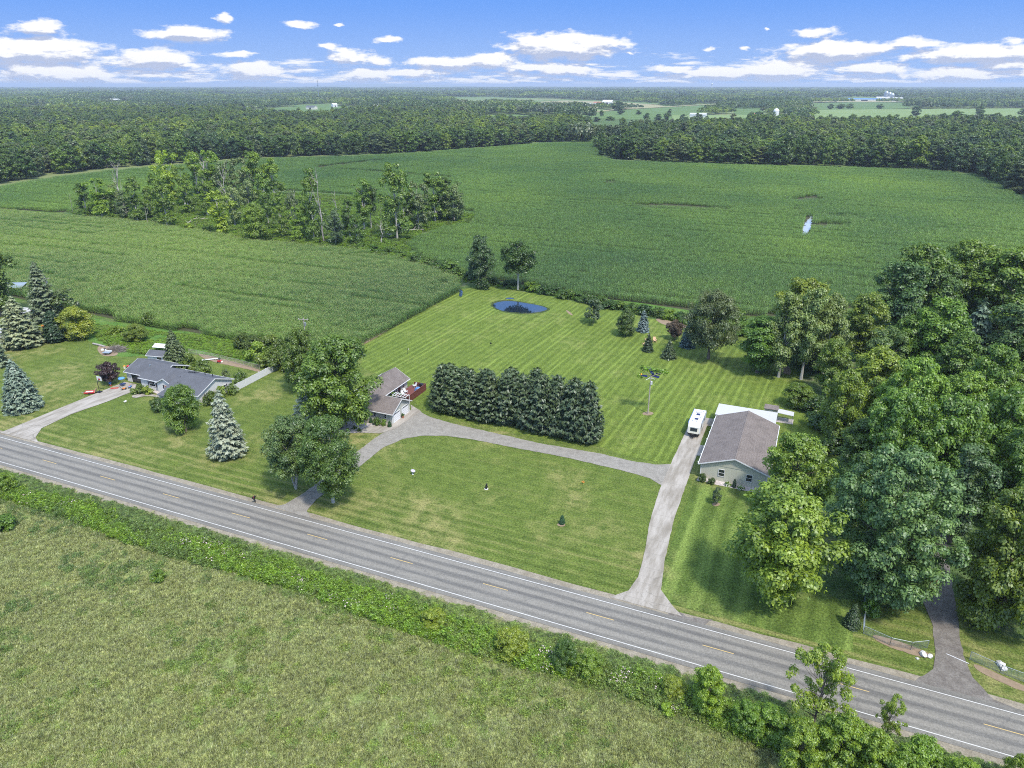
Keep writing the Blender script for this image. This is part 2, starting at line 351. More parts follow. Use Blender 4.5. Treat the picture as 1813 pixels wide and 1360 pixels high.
# ------------------------------------------------------------------ geometry helpers
def mesh_np(name, V, F, mat, smooth=False):
    """V (n,3), F (m,4 or 3) arrays"""
    me = bpy.data.meshes.new(name); V = np.asarray(V, np.float32); F = np.asarray(F, np.int32)
    me.vertices.add(len(V)); me.vertices.foreach_set('co', V.ravel())
    k = F.shape[1]; me.loops.add(F.size); me.loops.foreach_set('vertex_index', F.ravel())
    me.polygons.add(len(F)); me.polygons.foreach_set('loop_start', np.arange(0, F.size, k, dtype=np.int32))
    me.polygons.foreach_set('loop_total', np.full(len(F), k, np.int32))
    me.update(calc_edges=True); me.materials.append(MATS[mat]); return me
class MB:
    def __init__(s): s.v = []; s.f = []; s.mi = []; s.cur = 0
    def quad(s, *p):
        b = len(s.v); s.v += [tuple(q) for q in p]; s.f.append(tuple(range(b, b + len(p)))); s.mi.append(s.cur)
    def box(s, x0, y0, z0, x1, y1, z1):
        b = len(s.v); s.v += [(x, y, z) for z in (z0, z1) for x, y in ((x0, y0), (x1, y0), (x1, y1), (x0, y1))]
        for f in ((3, 2, 1, 0), (4, 5, 6, 7), (0, 1, 5, 4), (1, 2, 6, 5), (2, 3, 7, 6), (3, 0, 4, 7)): s.f.append(tuple(b + i for i in f)); s.mi.append(s.cur)
        return s
    def prism(s, poly, a, b, axis='z'):
        """closed outline extruded from a to b; poly pairs are the other two axes in order"""
        def pt(p, h): return {'z': (p[0], p[1], h), 'y': (p[0], h, p[1]), 'x': (h, p[0], p[1])}[axis]
        k = len(poly); base = len(s.v); s.v += [pt(p, a) for p in poly] + [pt(p, b) for p in poly]
        s.f.append(tuple(range(base + k - 1, base - 1, -1))); s.f.append(tuple(range(base + k, base + 2 * k))); s.mi += [s.cur] * 2
        for i in range(k): j = (i + 1) % k; s.f.append((base + i, base + j, base + k + j, base + k + i)); s.mi.append(s.cur)
        return s
    def tube(s, pts, rad, sides=6, cap=True):
        pts = [Vector(p) for p in pts]; base = len(s.v); L = len(pts)
        for i, p in enumerate(pts):
            d = (pts[min(i + 1, L - 1)] - pts[max(i - 1, 0)]).normalized()
            a = d.orthogonal().normalized() if i == 0 else (a - d * a.dot(d)).normalized(); c = d.cross(a)
            r = rad[i] if hasattr(rad, '__len__') else rad
            for k in range(sides):
                t = 2 * math.pi * k / sides; s.v.append(tuple(p + (a * math.cos(t) + c * math.sin(t)) * r))
        for i in range(L - 1):
            for k in range(sides):
                j = (k + 1) % sides; s.f.append((base + i * sides + k, base + i * sides + j, base + (i + 1) * sides + j, base + (i + 1) * sides + k)); s.mi.append(s.cur)
        if cap:
            s.f.append(tuple(base + (L - 1) * sides + k for k in range(sides))); s.f.append(tuple(base + k for k in reversed(range(sides)))); s.mi += [s.cur] * 2
        return s
    def sphere(s, c, r, seg=10, rings=6, sc_=(1, 1, 1), jit=0.0, rng=None):
        base = len(s.v)
        for i in range(rings + 1):
            th = math.pi * i / rings
            for j in range(seg):
                ph = 2 * math.pi * j / seg; q = 1 + (rng.uniform(-jit, jit) if rng and 0 < i < rings else 0)
                s.v.append((c[0] + r * q * sc_[0] * math.sin(th) * math.cos(ph), c[1] + r * q * sc_[1] * math.sin(th) * math.sin(ph), c[2] + r * q * sc_[2] * math.cos(th)))
        for i in range(rings):
            for j in range(seg):
                k = (j + 1) % seg; s.f.append((base + i * seg + j, base + (i + 1) * seg + j, base + (i + 1) * seg + k, base + i * seg + k)); s.mi.append(s.cur)
        return s
    def mesh(s, name, mats):
        me = bpy.data.meshes.new(name); me.from_pydata(s.v, [], s.f)
        for m in ([mats] if isinstance(mats, str) else mats): me.materials.append(MATS[m])
        if len(me.materials) > 1: me.polygons.foreach_set('material_index', s.mi)
        me.update(); return me
    def build(s, name, mats, parent=None, label=None):
        o = bpy.data.objects.new(name, s.mesh(name, mats)); sc.collection.objects.link(o); o.parent = parent
        if label: o['label'] = label
        return o
def tag(o, label, cat, group=None, kind=None):
    o['label'] = label; o['category'] = cat
    if group: o['group'] = group
    if kind: o['kind'] = kind
    return o
def empty(name, label, cat, x=0, y=0, z=0, rz=0, group=None):
    o = bpy.data.objects.new(name, None); o.empty_display_size = .3; sc.collection.objects.link(o)
    o.location = (x, y, z); o.rotation_euler = (0, 0, rz); return tag(o, label, cat, group)
def link(name, me, parent=None, color=None):
    o = bpy.data.objects.new(name, me); sc.collection.objects.link(o); o.parent = parent
    if color: o.color = tuple(color) + (1,)
    return o
def smoothpoly(pts, it=2):
    for _ in range(it):
        q = []
        for i in range(len(pts)):
            a, b = pts[i], pts[(i + 1) % len(pts)]
            q += [(a[0] * .75 + b[0] * .25, a[1] * .75 + b[1] * .25), (a[0] * .25 + b[0] * .75, a[1] * .25 + b[1] * .75)]
        pts = q
    return pts
def rough_edge(pts, step, amp, seed):
    """split long edges and jitter: grass creeping over an edge"""
    rg = random.Random(seed); q = []
    for i in range(len(pts)):
        a, b = pts[i], pts[(i + 1) % len(pts)]; L = math.dist(a, b); k = max(1, min(150, int(L / step)))
        for j in range(k):
            t = j / k; nx, ny = -(b[1] - a[1]) / (L + 1e-9), (b[0] - a[0]) / (L + 1e-9); o = rg.uniform(-amp, amp) if j else 0
            q.append((a[0] + (b[0] - a[0]) * t + nx * o, a[1] + (b[1] - a[1]) * t + ny * o))
    return q
def sheet(name, pts, z, mat, kind='structure', skirt=0.0):
    from mathutils.geometry import tessellate_polygon
    tris = tessellate_polygon([[Vector((p[0], p[1], 0)) for p in pts]])
    v = [(p[0], p[1], z) for p in pts]; f = []
    for t in tris:
        a, b, c = [Vector(v[i]) for i in t]
        f.append(tuple(t) if (b - a).cross(c - a).z > 0 else tuple(reversed(t)))
    if skirt:
        k = len(pts); v += [(p[0], p[1], z - skirt) for p in pts]
        for i in range(k): j = (i + 1) % k; f.append((i, i + k, j + k, j))
    me = bpy.data.meshes.new(name); me.from_pydata(v, [], f); me.materials.append(MATS[mat]); me.update()
    o = link(name, me); o['kind'] = kind; return o
def PP(*pts): return [P(*p) for p in pts]
def inside(x, y, poly):
    c = np.zeros(x.shape, bool); k = len(poly)
    for i in range(k):
        x0, y0 = poly[i]; x1, y1 = poly[(i + 1) % k]
        if y0 == y1: continue
        t = ((y0 > y) != (y1 > y)) & (x < (x1 - x0) * (y - y0) / (y1 - y0) + x0); c ^= t
    return c
# ------------------------------------------------------------------ vegetation prototypes (mesh data shared by copies)
def unit(a): return a / (np.linalg.norm(a, axis=1, keepdims=True) + 1e-9)
def leafquads(rg, C, Nn, L, W, jit=.6, along=None):
    """one small folded leaf-spray face per centre"""
    n = len(C); Nn = unit(Nn + rg.normal(0, jit, (n, 3)))
    T = rg.normal(0, 1, (n, 3)) if along is None else along + rg.normal(0, .25, (n, 3))
    T = unit(T - Nn * (T * Nn).sum(1, keepdims=True)); B = np.cross(Nn, T)
    l = L * rg.uniform(.6, 1.3, (n, 1)); w_ = W * rg.uniform(.6, 1.3, (n, 1)); s = rg.uniform(-.35, .35, (n, 1))
    V = np.empty((n, 4, 3)); V[:, 0] = C + T * l; V[:, 1] = C + B * w_ + T * l * s; V[:, 2] = C - T * l; V[:, 3] = C - B * w_ + T * l * s * .4
    return V.reshape(-1, 3)
def quadmesh(name, V, mat):
    V = np.asarray(V); return mesh_np(name, V, np.arange(len(V)).reshape(-1, 4), mat)
def envelope(rg, n, shape):
    """random points in a unit crown (r<=1, z 0..1)"""
    out = []
    while len(out) < n:
        z = rg.uniform(0, 1); a = rg.uniform(0, 2 * math.pi)
        pr = {'round': math.sqrt(max(0, 1 - (2 * z - .92) ** 2 / 1.18)), 'oval': math.sqrt(max(0, 1 - (2 * z - 1) ** 2)) * .98,
              'wide': (max(0, 1 - z ** 3.2)) ** .5 * (.55 + .45 * min(1, z * 3)), 'vase': (.35 + .75 * z) * math.sqrt(max(0, 1 - max(0, z - .72) ** 2 / .085)),
              'cone': (1 - z) ** .75 * (.75 + .25 * min(1, z * 6)) + .05, 'column': .55 + .45 * math.sin(math.pi * min(1, z * 1.15 + .05)) if z < .93 else .4}[shape]
        r = rg.uniform(0, 1) ** .42
        out.append((math.cos(a) * r * pr, math.sin(a) * r * pr, z, pr * r))
    return np.array(out)
def crown_pts(rg, H, R, z0, shape, npuff, nleaf, puff=(.20, .34), flat=.75, lop=.18):
    E = envelope(rg, npuff, shape)
    lob = 1 + lop * np.sin(np.arctan2(E[:, 1], E[:, 0]) * rg.integers(2, 4) + rg.uniform(0, 6)) + rg.uniform(-lop, lop, npuff) * .7
    pr = R * rg.uniform(puff[0], puff[1], npuff) * (1.1 - .3 * E[:, 2])
    px = E[:, 0] * (R - pr * .6) * lob; py = E[:, 1] * (R - pr * .6) * lob; pz = z0 + pr * .3 + E[:, 2] * (H - z0 - pr * .9)
    k = rg.choice(npuff, nleaf, p=pr ** 2 / (pr ** 2).sum())
    d = unit(rg.normal(0, 1, (nleaf, 3))); d[:, 2] = np.where((d[:, 2] < -.15) & (rg.random(nleaf) < .65), -d[:, 2], d[:, 2])
    rr = pr[k] * rg.uniform(.6, 1.1, nleaf) * np.where(rg.random(nleaf) < .18, 1.32, 1)
    C = np.stack([px[k] + d[:, 0] * rr, py[k] + d[:, 1] * rr, pz[k] + d[:, 2] * rr * flat], 1)
    C[:, 2] = np.maximum(C[:, 2], .15)
    return C, d, np.stack([px, py, pz], 1), pr
def limbs(rg, H, z0, puffs, nl, r0, mat, lean=0.0, top=.8, name='trunk', stems=1, spread=.0):
    mb = MB(); pf = puffs[rg.permutation(len(puffs))[:nl]]
    for s in range(stems):
        a = rg.uniform(0, 6.3) + s * 6.28 / stems; off = spread * (1 if stems > 1 else 0)
        x = y = 0.0; pts = []; rr = []
        for i in range(7):
            t = i / 6; dx = math.cos(a) * off * H * t ** .9 + lean * t; dy = math.sin(a) * off * H * t ** .9
            pts.append((dx + rg.normal(0, .012) * H * t, dy + rg.normal(0, .012) * H * t, H * top * t - .12 * (i == 0)))
            rr.append(r0 * ((1 - t) ** .75 * .88 + .10) * (1.35 if i == 0 else 1))
        mb.tube(pts, rr, 7)
        for p in pf[s::stems]:
            t = min(.92, max(.25, (p[2] / H) * rg.uniform(.55, .8) / top)); i = min(5, int(t * 6)); u = t * 6 - i
            b = np.array(pts[i]) * (1 - u) + np.array(pts[i + 1]) * u; q = np.array(p); m = (b + q) / 2 + np.array([0, 0, -.04 * H * rg.random()])
            r1 = r0 * .42 * (1 - t * .6)
            mb.tube([b, m, q], [r1, r1 * .6, r1 * .2], 5, False)
    return mb.mesh(name, mat)
def broadleaf(seed, H, R, z0, shape='round', npuff=70, nleaf=9000, L=.30, W=.19, mat='leaf_mid', bark='bark', nl=22, r0=None, flat=.75, puff=(.2, .34), lean=0., stems=1, spread=.0, jit=.38, lop=.18, top=.8, droop=0.):
    rg = np.random.default_rng(seed)
    if nleaf > 2000: nleaf = int(nleaf * 1.9); L *= .70; W *= .72; npuff = int(npuff * 1.45); puff = (puff[0] * .72, puff[1] * .92)
    C, d, pf, pr = crown_pts(rg, H, R, z0, shape, npuff, nleaf, puff, flat, lop)
    nn = d + np.array([0, 0, .75]); al = None
    if droop: al = np.tile(np.array([0, 0, -droop]), (nleaf, 1)) + rg.normal(0, .6, (nleaf, 3))
    me = quadmesh('crown', leafquads(rg, C, nn, L, W, jit, al), mat)
    tr = limbs(rg, H, z0, pf, nl, r0 or H * .022, bark, lean, top, stems=stems, spread=spread)
    return dict(crown=me, trunk=tr, H=H, R=R)
def conifer(seed, H, R, mat, whorls=26, per=13, z0=.25, prof=.85, tuft=.34, droop=.30, up=.25, bark='bark', jag=.2, belly=.0, dens=1.0, gap=0.0):
    """spruce or pine: whorls of drooping boughs, each carrying short needle sprays"""
    rg = np.random.default_rng(seed); Cs = []; Ns = []; Al = []; mb = MB()
    mb.tube([(0, 0, -.1), (0, 0, H * .5), (0, 0, H * .985)], [H * .017, H * .010, .02], 7)
    for i in range(whorls):
        t = (i + .5) / whorls; z = z0 + (H - z0) * t * .985
        rad = R * ((1 - t) ** prof) * (1 + belly * math.sin(math.pi * min(1, t * 1.6))) + .10
        if t < .08: rad *= .80 + t * 2.5
        nb = max(5, int(per * (.45 + .75 * (1 - t)))); a0 = rg.uniform(0, 6.3)
        for b in range(nb):
            if rg.random() < gap: continue
            a = a0 + 6.2832 * b / nb + rg.normal(0, .12); r = rad * rg.uniform(1 - jag, 1 + jag * .6); zz = z + rg.normal(0, .35) * (H / whorls)
            dr = droop * r * rg.uniform(.6, 1.3); m = max(3, int(r / tuft * 1.9 * dens))
            u = (np.arange(m) + rg.uniform(.2, .9, m)) / m; u = u[u > .15]
            cx = np.cos(a) * r * u; cy_ = np.sin(a) * r * u; cz = zz - dr * u + up * r * u ** 3 * .6
            for side in (-1, 0, 1):
                wd = side * tuft * (1.3 * (1 - u * .55)) * min(1, r / 1.2)
                C = np.stack([cx - np.sin(a) * wd + rg.normal(0, .06, len(u)), cy_ + np.cos(a) * wd + rg.normal(0, .06, len(u)), cz - abs(side) * .07 + rg.normal(0, .05, len(u))], 1)
                Cs.append(C); Ns.append(np.tile([math.cos(a) * .55, math.sin(a) * .55, 1.0], (len(u), 1)))
                Al.append(np.tile([math.cos(a) - math.sin(a) * side * .7, math.sin(a) + math.cos(a) * side * .7, -.35 + up], (len(u), 1)))
            if b % 2 == 0 and t < .85: mb.tube([(0, 0, zz), (math.cos(a) * r * .85, math.sin(a) * r * .85, zz - dr * .85)], [.05, .015], 4, False)
    k = int(14 + H); C = np.stack([rg.normal(0, .06, k), rg.normal(0, .06, k), H - rg.uniform(0, .09 * H, k)], 1); Cs.append(C); Ns.append(unit(rg.normal(0, 1, (k, 3)))); Al.append(np.tile([0, 0, 1.], (k, 1)))
    C = np.concatenate(Cs); C[:, 2] = np.maximum(C[:, 2], .08)
    me = quadmesh('crown', leafquads(rg, C, np.concatenate(Ns), tuft * .95, tuft * .42, .38, np.concatenate(Al) * 1.6), mat)
    return dict(crown=me, trunk=mb.mesh('trunk', bark), H=H, R=R)
def snag(seed, H, mat='dead_wood', n=9):
    rg = np.random.default_rng(seed); mb = MB(); pts = [(0, 0, -.1)]; 
    for i in range(1, 7): pts.append((rg.normal(0, .03) * H, rg.normal(0, .03) * H, H * i / 6))
    mb.tube(pts, [H * .026 * (1 - i / 6) + .04 for i in range(7)], 6)
    for i in range(n):
        k = rg.integers(2, 6); p = Vector(pts[k]); a = rg.uniform(0, 6.3); L = H * rg.uniform(.12, .32); up_ = rg.uniform(.3, 1.1)
        q = p + Vector((math.cos(a), math.sin(a), up_)) * L * .5; e = p + Vector((math.cos(a) * 1.0, math.sin(a) * 1.0, up_ * 1.5)) * L
        mb.tube([p, q, e], [.11, .07, .025], 5, False)
        for j in range(2):
            a2 = a + rg.uniform(-.9, .9); mb.tube([q, q + Vector((math.cos(a2), math.sin(a2), up_ * .8)) * L * .45], [.05, .015], 4, False)
    return dict(crown=None, trunk=mb.mesh('trunk', mat), H=H, R=H * .25)

D = {}
D['maple1'] = broadleaf(1, 12, 6.2, 2.0, 'round', 95, 15000, .30, .19, 'leaf_mid')
D['maple2'] = broadleaf(2, 12, 5.6, 1.8, 'round', 80, 13000, .30, .19, 'leaf_mid', lop=.26)
D['round'] = broadleaf(3, 8, 4.2, .5, 'round', 75, 12000, .21, .14, 'leaf_mid', lop=.08)
D['bright'] = broadleaf(4, 6, 3.4, .15, 'round', 60, 9000, .19, .13, 'leaf_yellow', lop=.1)
D['light1'] = broadleaf(5, 18, 7.4, 1.6, 'oval', 120, 17000, .36, .24, 'leaf_light', puff=(.15, .27), lop=.28, r0=.3)
D['light2'] = broadleaf(6, 13, 6.0, 1.8, 'round', 85, 12000, .34, .23, 'leaf_light', puff=(.17, .29), lop=.3)
D['bigdark'] = broadleaf(7, 22, 11.0, 1.8, 'round', 190, 32000, .36, .24, 'leaf_dark', puff=(.11, .20), flat=.55, lop=.14, r0=.45)
D['bigyellow'] = broadleaf(8, 18, 9.4, .9, 'wide', 150, 26000, .34, .24, 'leaf_yellow', puff=(.13, .22), lop=.16, r0=.4)
D['oak1'] = broadleaf(9, 15, 7.5, 1.5, 'round', 110, 18000, .33, .22, 'leaf_mid', puff=(.15, .26), lop=.2)
D['oval1'] = broadleaf(10, 16, 5.4, 1.6, 'oval', 80, 12000, .34, .22, 'leaf_mid', lop=.22)
D['oval2'] = broadleaf(11, 17, 5.0, 2.4, 'vase', 75, 11000, .34, .22, 'leaf_dark', lop=.25)
D['wide1'] = broadleaf(12, 15, 8.5, 1.0, 'wide', 120, 19000, .35, .23, 'leaf_mid', puff=(.14, .23), lop=.22)
D['wide2'] = broadleaf(13, 14, 8.0, 1.0, 'wide', 110, 17000, .34, .23, 'leaf_light', puff=(.14, .24), lop=.24)
D['willow'] = broadleaf(14, 14, 6.0, 2.6, 'round', 90, 15000, .34, .13, 'leaf_grey', droop=1.4, lop=.25, puff=(.18, .30))
D['aspen'] = broadleaf(15, 14, 4.6, 2.0, 'column', 60, 9000, .26, .20, 'leaf_grey', 'bark_pale', puff=(.2, .34), lop=.3, nl=16)
D['trunky'] = broadleaf(16, 13, 4.8, 5.0, 'round', 50, 7000, .32, .21, 'leaf_mid', 'bark_pale', lop=.3, puff=(.2, .36), nl=26)
D['sparse'] = broadleaf(17, 14, 4.2, 3.0, 'vase', 26, 3600, .33, .20, 'leaf_light', 'bark_pale', lop=.4, puff=(.2, .34), nl=26)
D['sparse2'] = broadleaf(18, 15, 3.6, 2.2, 'column', 34, 4600, .33, .20, 'leaf_mid', 'bark_pale', lop=.4, puff=(.22, .4), nl=30)
D['scrag'] = broadleaf(19, 13, 4.6, 5.5, 'wide', 34, 3800, .24, .16, 'leaf_light', 'bark', lop=.5, puff=(.14, .24), nl=34, r0=.22)
D['birch'] = broadleaf(20, 13, 6.3, 3.0, 'round', 110, 20000, .23, .15, 'leaf_dark', 'bark_pale', lop=.18, puff=(.15, .26), stems=5, spread=.16, r0=.17, nl=40, top=.75)
D['birch2'] = broadleaf(21, 15, 6.5, 2.2, 'oval', 120, 21000, .23, .15, 'leaf_mid', 'bark_pale', lop=.16, puff=(.15, .25), stems=2, spread=.05, r0=.26, nl=40, top=.85)
D['purple'] = broadleaf(22, 4, 2.4, .4, 'round', 45, 5500, .17, .11, 'leaf_purple', lop=.2)
for i in range(4): D['shrub%d' % i] = broadleaf(30 + i, 2.2, 1.7, .05, 'wide', 26, 1900, .15, .11, 'leaf_mid' if i != 2 else 'leaf_light', nl=6, r0=.05, puff=(.24, .42), lop=.25)
D['sapling'] = broadleaf(36, 5, 1.9, .5, 'oval', 26, 1700, .19, .12, 'leaf_grey', lop=.3, nl=14, r0=.05)
D['bluespruce'] = conifer(40, 9, 3.5, 'needle_blue', 26, 18, .1, .62, .32, .22, .15, dens=1.25, jag=.12)
D['palespruce'] = conifer(41, 10.5, 3.5, 'needle_pale', 24, 15, .8, .66, .36, .28, .3, dens=1.1, jag=.25)
D['tallspruce'] = conifer(42, 14, 4.2, 'needle_grey', 30, 14, .8, .60, .42, .34, .35, jag=.28, gap=.06)
D['darkspruce'] = conifer(43, 7, 3.0, 'needle_green', 22, 15, .1, .72, .30, .2, .1, dens=1.2, jag=.14)
D['smallspruce'] = conifer(44, 3.6, 1.6, 'needle_green', 16, 11, .06, .9, .22, .15, .1, dens=1.25, jag=.12)
D['smallblue'] = conifer(45, 4.2, 1.4, 'needle_blue', 18, 11, .06, .6, .22, .15, .1, dens=1.25, jag=.1)
D['yew'] = conifer(46, 6, 2.3, 'needle_dark', 26, 16, .05, .52, .28, -.1, .3, dens=1.3, jag=.12)
for i in range(3): D['pine%d' % i] = conifer(50 + i, 9.5, 3.2, 'needle_green', 25, 14, .15, .42, .42, .10, .5, dens=1.25, jag=.38, belly=.15)
# woodland trees seen from several hundred metres
WOOD = []
for i, (sh, mt) in enumerate((('round', 'leaf_mid'), ('oval', 'leaf_dark'), ('round', 'leaf_dark'), ('vase', 'leaf_mid'), ('wide', 'leaf_light'), ('column', 'leaf_grey'), ('round', 'leaf_light'), ('oval', 'leaf_mid'))):
    k = 'wood%d' % i; D[k] = broadleaf(60 + i, 19, 6.4 if sh != 'column' else 4.6, 1.5, sh, 46, 2600, .75, .5, mt, nl=8, puff=(.2, .34), lop=.24, r0=.35); WOOD.append(k)
HEDGE = []
for i in range(4):
    k = 'hedge%d' % i; D[k] = broadleaf(75 + i, 15, 4.6, 1.0, ('oval', 'vase', 'column', 'round')[i], 34, 3600, .42, .27, ('leaf_mid', 'leaf_light', 'leaf_mid', 'leaf_grey')[i], 'bark_pale', nl=22, puff=(.2, .36), lop=.42, r0=.26); HEDGE.append(k)
D['snag1'] = snag(80, 12); D['snag2'] = snag(81, 10, n=6)

def plant(kind, x, y, h, wdt, name, label, cat, group=None, color=None, rz=None, z=0, crown='crown'):
    d = D[kind]; r = empty(name, label, cat, x, y, z, rz if rz is not None else (x * 12.9 + y * 7.3) % 6.28, group)
    r.scale = (wdt / 2 / d['R'], wdt / 2 / d['R'], h / d['H'])
    link('trunk', d['trunk'], r)
    if d['crown']: link(crown, d['crown'], r, color)
    return r
GAIN = dict(light1=1.45, light2=1.25, bigdark=1.8, bigyellow=1.65, hedge0=1.25, hedge1=1.25, hedge2=1.25, hedge3=1.25, palespruce=1.1, wide1=1.5, wide2=1.5, oval1=1.45, oval2=1.55, oak1=1.25, birch=1.35, birch2=1.3, aspen=1.3, round=1.2, willow=1.25, bright=1.15, scrag=1.25)
def tree(kind, bx, by, ty, wpx, name, label, cat='tree', group=None, color=None, rz=None, h=None):
    """base pixel, top row and crown width as surveyed on the photograph"""
    if kind in GAIN: color = tuple(c * GAIN[kind] * w_ for c, w_ in zip(color or (1, 1, 1), (1.06, 1.0, .92)))
    x, y = P(bx, by); hh = h or height_at(x, y, ty); wd = wpx * depth(x, y, hh * .55) / FPX
    return plant(kind, x, y, hh, wd * .97, name, label, cat, group, color, rz)

# hidden library for the countless vegetation (not linked to the scene; only its meshes are instanced)
def lib(name, meshes):
    c = bpy.data.collections.new(name)
    for i, me in enumerate(meshes):
        o = bpy.data.objects.new('%s_%02d' % (name, i), me); c.objects.link(o)
    return c
def scatter(name, pts, coll, label, mat_dummy=None):
    """pts (n, 8): x y z rot sx sy sz idx"""
    pts = np.asarray(pts, np.float64); me = bpy.data.meshes.new(name); me.vertices.add(len(pts)); me.vertices.foreach_set('co', pts[:, :3].astype(np.float32).ravel())
    for an, ty, col in (('rot', 'FLOAT', pts[:, 3]), ('idx', 'INT', pts[:, 7])):
        a = me.attributes.new(an, ty, 'POINT'); a.data.foreach_set('value', col.astype(np.float32 if ty == 'FLOAT' else np.int32))
    a = me.attributes.new('scl', 'FLOAT_VECTOR', 'POINT'); a.data.foreach_set('vector', pts[:, 4:7].astype(np.float32).ravel())
    o = link(name, me); o['kind'] = 'stuff'; o['label'] = label
    g = bpy.data.node_groups.new(name, 'GeometryNodeTree')
    g.interface.new_socket('Geometry', in_out='INPUT', socket_type='NodeSocketGeometry'); g.interface.new_socket('Geometry', in_out='OUTPUT', socket_type='NodeSocketGeometry')
    nd = g.nodes; gi = nd.new('NodeGroupInput'); go = nd.new('NodeGroupOutput'); ip = nd.new('GeometryNodeInstanceOnPoints'); ci = nd.new('GeometryNodeCollectionInfo')
    ci.inputs['Collection'].default_value = coll; ci.inputs['Separate Children'].default_value = True; ci.inputs['Reset Children'].default_value = True
    def at(nm, dt):
        a = nd.new('GeometryNodeInputNamedAttribute'); a.data_type = dt; a.inputs['Name'].default_value = nm; return a.outputs['Attribute']
    ip.inputs['Pick Instance'].default_value = True
    cx = nd.new('ShaderNodeCombineXYZ'); er = nd.new('FunctionNodeEulerToRotation')
    g.links.new(at('rot', 'FLOAT'), cx.inputs[2]); g.links.new(cx.outputs[0], er.inputs[0])
    g.links.new(gi.outputs[0], ip.inputs['Points']); g.links.new(ci.outputs[0], ip.inputs['Instance']); g.links.new(at('idx', 'INT'), ip.inputs['Instance Index'])
    g.links.new(er.outputs[0], ip.inputs['Rotation']); g.links.new(at('scl', 'FLOAT_VECTOR'), ip.inputs['Scale'])
    g.links.new(ip.outputs[0], go.inputs[0])
    md = o.modifiers.new('scatter', 'NODES'); md.node_group = g
    return o
def blades(seed, n, size, h, mat, lean=.5, wd=.03, heads=None, spread='sq', leafy=0.0):
    """a patch of upright blades / leafy stems"""
    rg = np.random.default_rng(seed); x = rg.uniform(-size / 2, size / 2, n); y = rg.uniform(-size / 2, size / 2, n); hh = h * rg.uniform(.45, 1.15, n) * (0.7 + .6 * np.sin(x * 3 / size + seed) ** 2)
    a = rg.uniform(0, 6.283, n); ln = lean * hh * rg.uniform(.3, 1.2, n); w_ = wd * rg.uniform(.7, 1.4, n)
    V = np.empty((n, 4, 3)); bx, by = np.cos(a + 1.57) * w_, np.sin(a + 1.57) * w_
    V[:, 0] = np.stack([x - bx, y - by, 0 * x], 1); V[:, 1] = np.stack([x + bx, y + by, 0 * x], 1)
    tx, ty = x + np.cos(a) * ln, y + np.sin(a) * ln
    V[:, 2] = np.stack([tx + bx * .4, ty + by * .4, hh], 1); V[:, 3] = np.stack([tx - bx * .4, ty - by * .4, hh * .97], 1)
    V = V.reshape(-1, 3)
    if leafy:
        m = int(n * leafy); k = rg.integers(0, n, m); u = rg.uniform(.25, 1.05, m)
        C = np.stack([x[k] + np.cos(a[k]) * ln[k] * u + rg.normal(0, .07, m), y[k] + np.sin(a[k]) * ln[k] * u + rg.normal(0, .07, m), hh[k] * u], 1)
        V = np.concatenate([V, leafquads(rg, C, np.tile([0, 0, 1.], (m, 1)), .10, .055, .6)])
    return V
def twomat(name, Va, ma, Vb, mb_):
    V = np.concatenate([Va, Vb]); me = quadmesh(name, V, ma); me.materials.append(MATS[mb_])
    mi = np.zeros(len(V) // 4, np.int32); mi[len(Va) // 4:] = 1; me.polygons.foreach_set('material_index', mi); return me
def corn_patch(seed, size=3.2, rows=4, per=13, H=2.5, tassel=True, soy=False):
    rg = np.random.default_rng(seed); C = []; Nn = []; A = []; T = []
    for r in range(rows):
        for i in range(per):
            x = (i + .5) / per * size - size / 2 + rg.normal(0, .05); y = (r + .5) / rows * size - size / 2 + rg.normal(0, .05); h = H * rg.uniform(.86, 1.08)
            a0 = rg.uniform(0, 6.3)
            for k in range(9):
                a = a0 + 3.14 * k + rg.normal(0, .5); z = h * (.14 + .095 * k); L = rg.uniform(.30, .46)
                for s, (rr, dz, nz) in enumerate(((.16, .13, .6), (.46, .10, 1.2))):
                    C.append((x + math.cos(a) * rr * L * 2, y + math.sin(a) * rr * L * 2, z + dz)); Nn.append((math.cos(a) * (-.5 if s == 0 else .5), math.sin(a) * (-.5 if s == 0 else .5), nz)); A.append((math.cos(a), math.sin(a), .7 if s == 0 else -.4))
            if tassel:
                for k in range(2): T.append((x + rg.normal(0, .05), y + rg.normal(0, .05), h + .12 + .1 * k))
    C, Nn, A, = map(np.array, (C, Nn, A))
    V = leafquads(rg, C, Nn, .26, .055, .18, A * 3)
    if not tassel: return quadmesh('corn', V, 'corn_leaf')
    T = np.array(T); VT = leafquads(rg, T, rg.normal(0, 1, (len(T), 3)) * [1, 1, .1], .14, .035, .1, np.tile([0, 0, 5.], (len(T), 1)))
    return twomat('corn', V, 'corn_leaf', VT, 'corn_tassel')
# ------------------------------------------------------------------ ground, road, drives, fields
def big(name, x0, y0, x1, y1, z, mat): return sheet(name, [(x0, y0), (x1, y0), (x1, y1), (x0, y1)], z, mat)
big('ground', -30000, -30000, 30000, 45000, -0.30, 'countryside')
RL, RH = -420, 330
big('roadside_ground', -420, -160, 330, 330, -0.05, 'verge_grass')
sheet('meadow', rough_edge([(RL, -150), (RH, -150), (RH, -11.6), (RL, -11.6)], 2.0, .6, 5), 0.0, 'meadow')
LAWN_TOP = PP((-260, 560), (-60, 530), (100, 560), (150, 575), (230, 620), (330, 625), (440, 642), (500, 648), (560, 640), (640, 612), (815, 513), (850, 505), (960, 522), (1100, 552), (1230, 582), (1330, 600), (1400, 640), (1460, 740), (1520, 830), (1640, 900), (1813, 930), (2100, 960))
sheet('front_lawn', [(-300, 4.9), (110, 4.9)] + [(110, 60)] + list(reversed(LAWN_TOP)) + [(-300, 90)], 0.012, 'lawn_front')
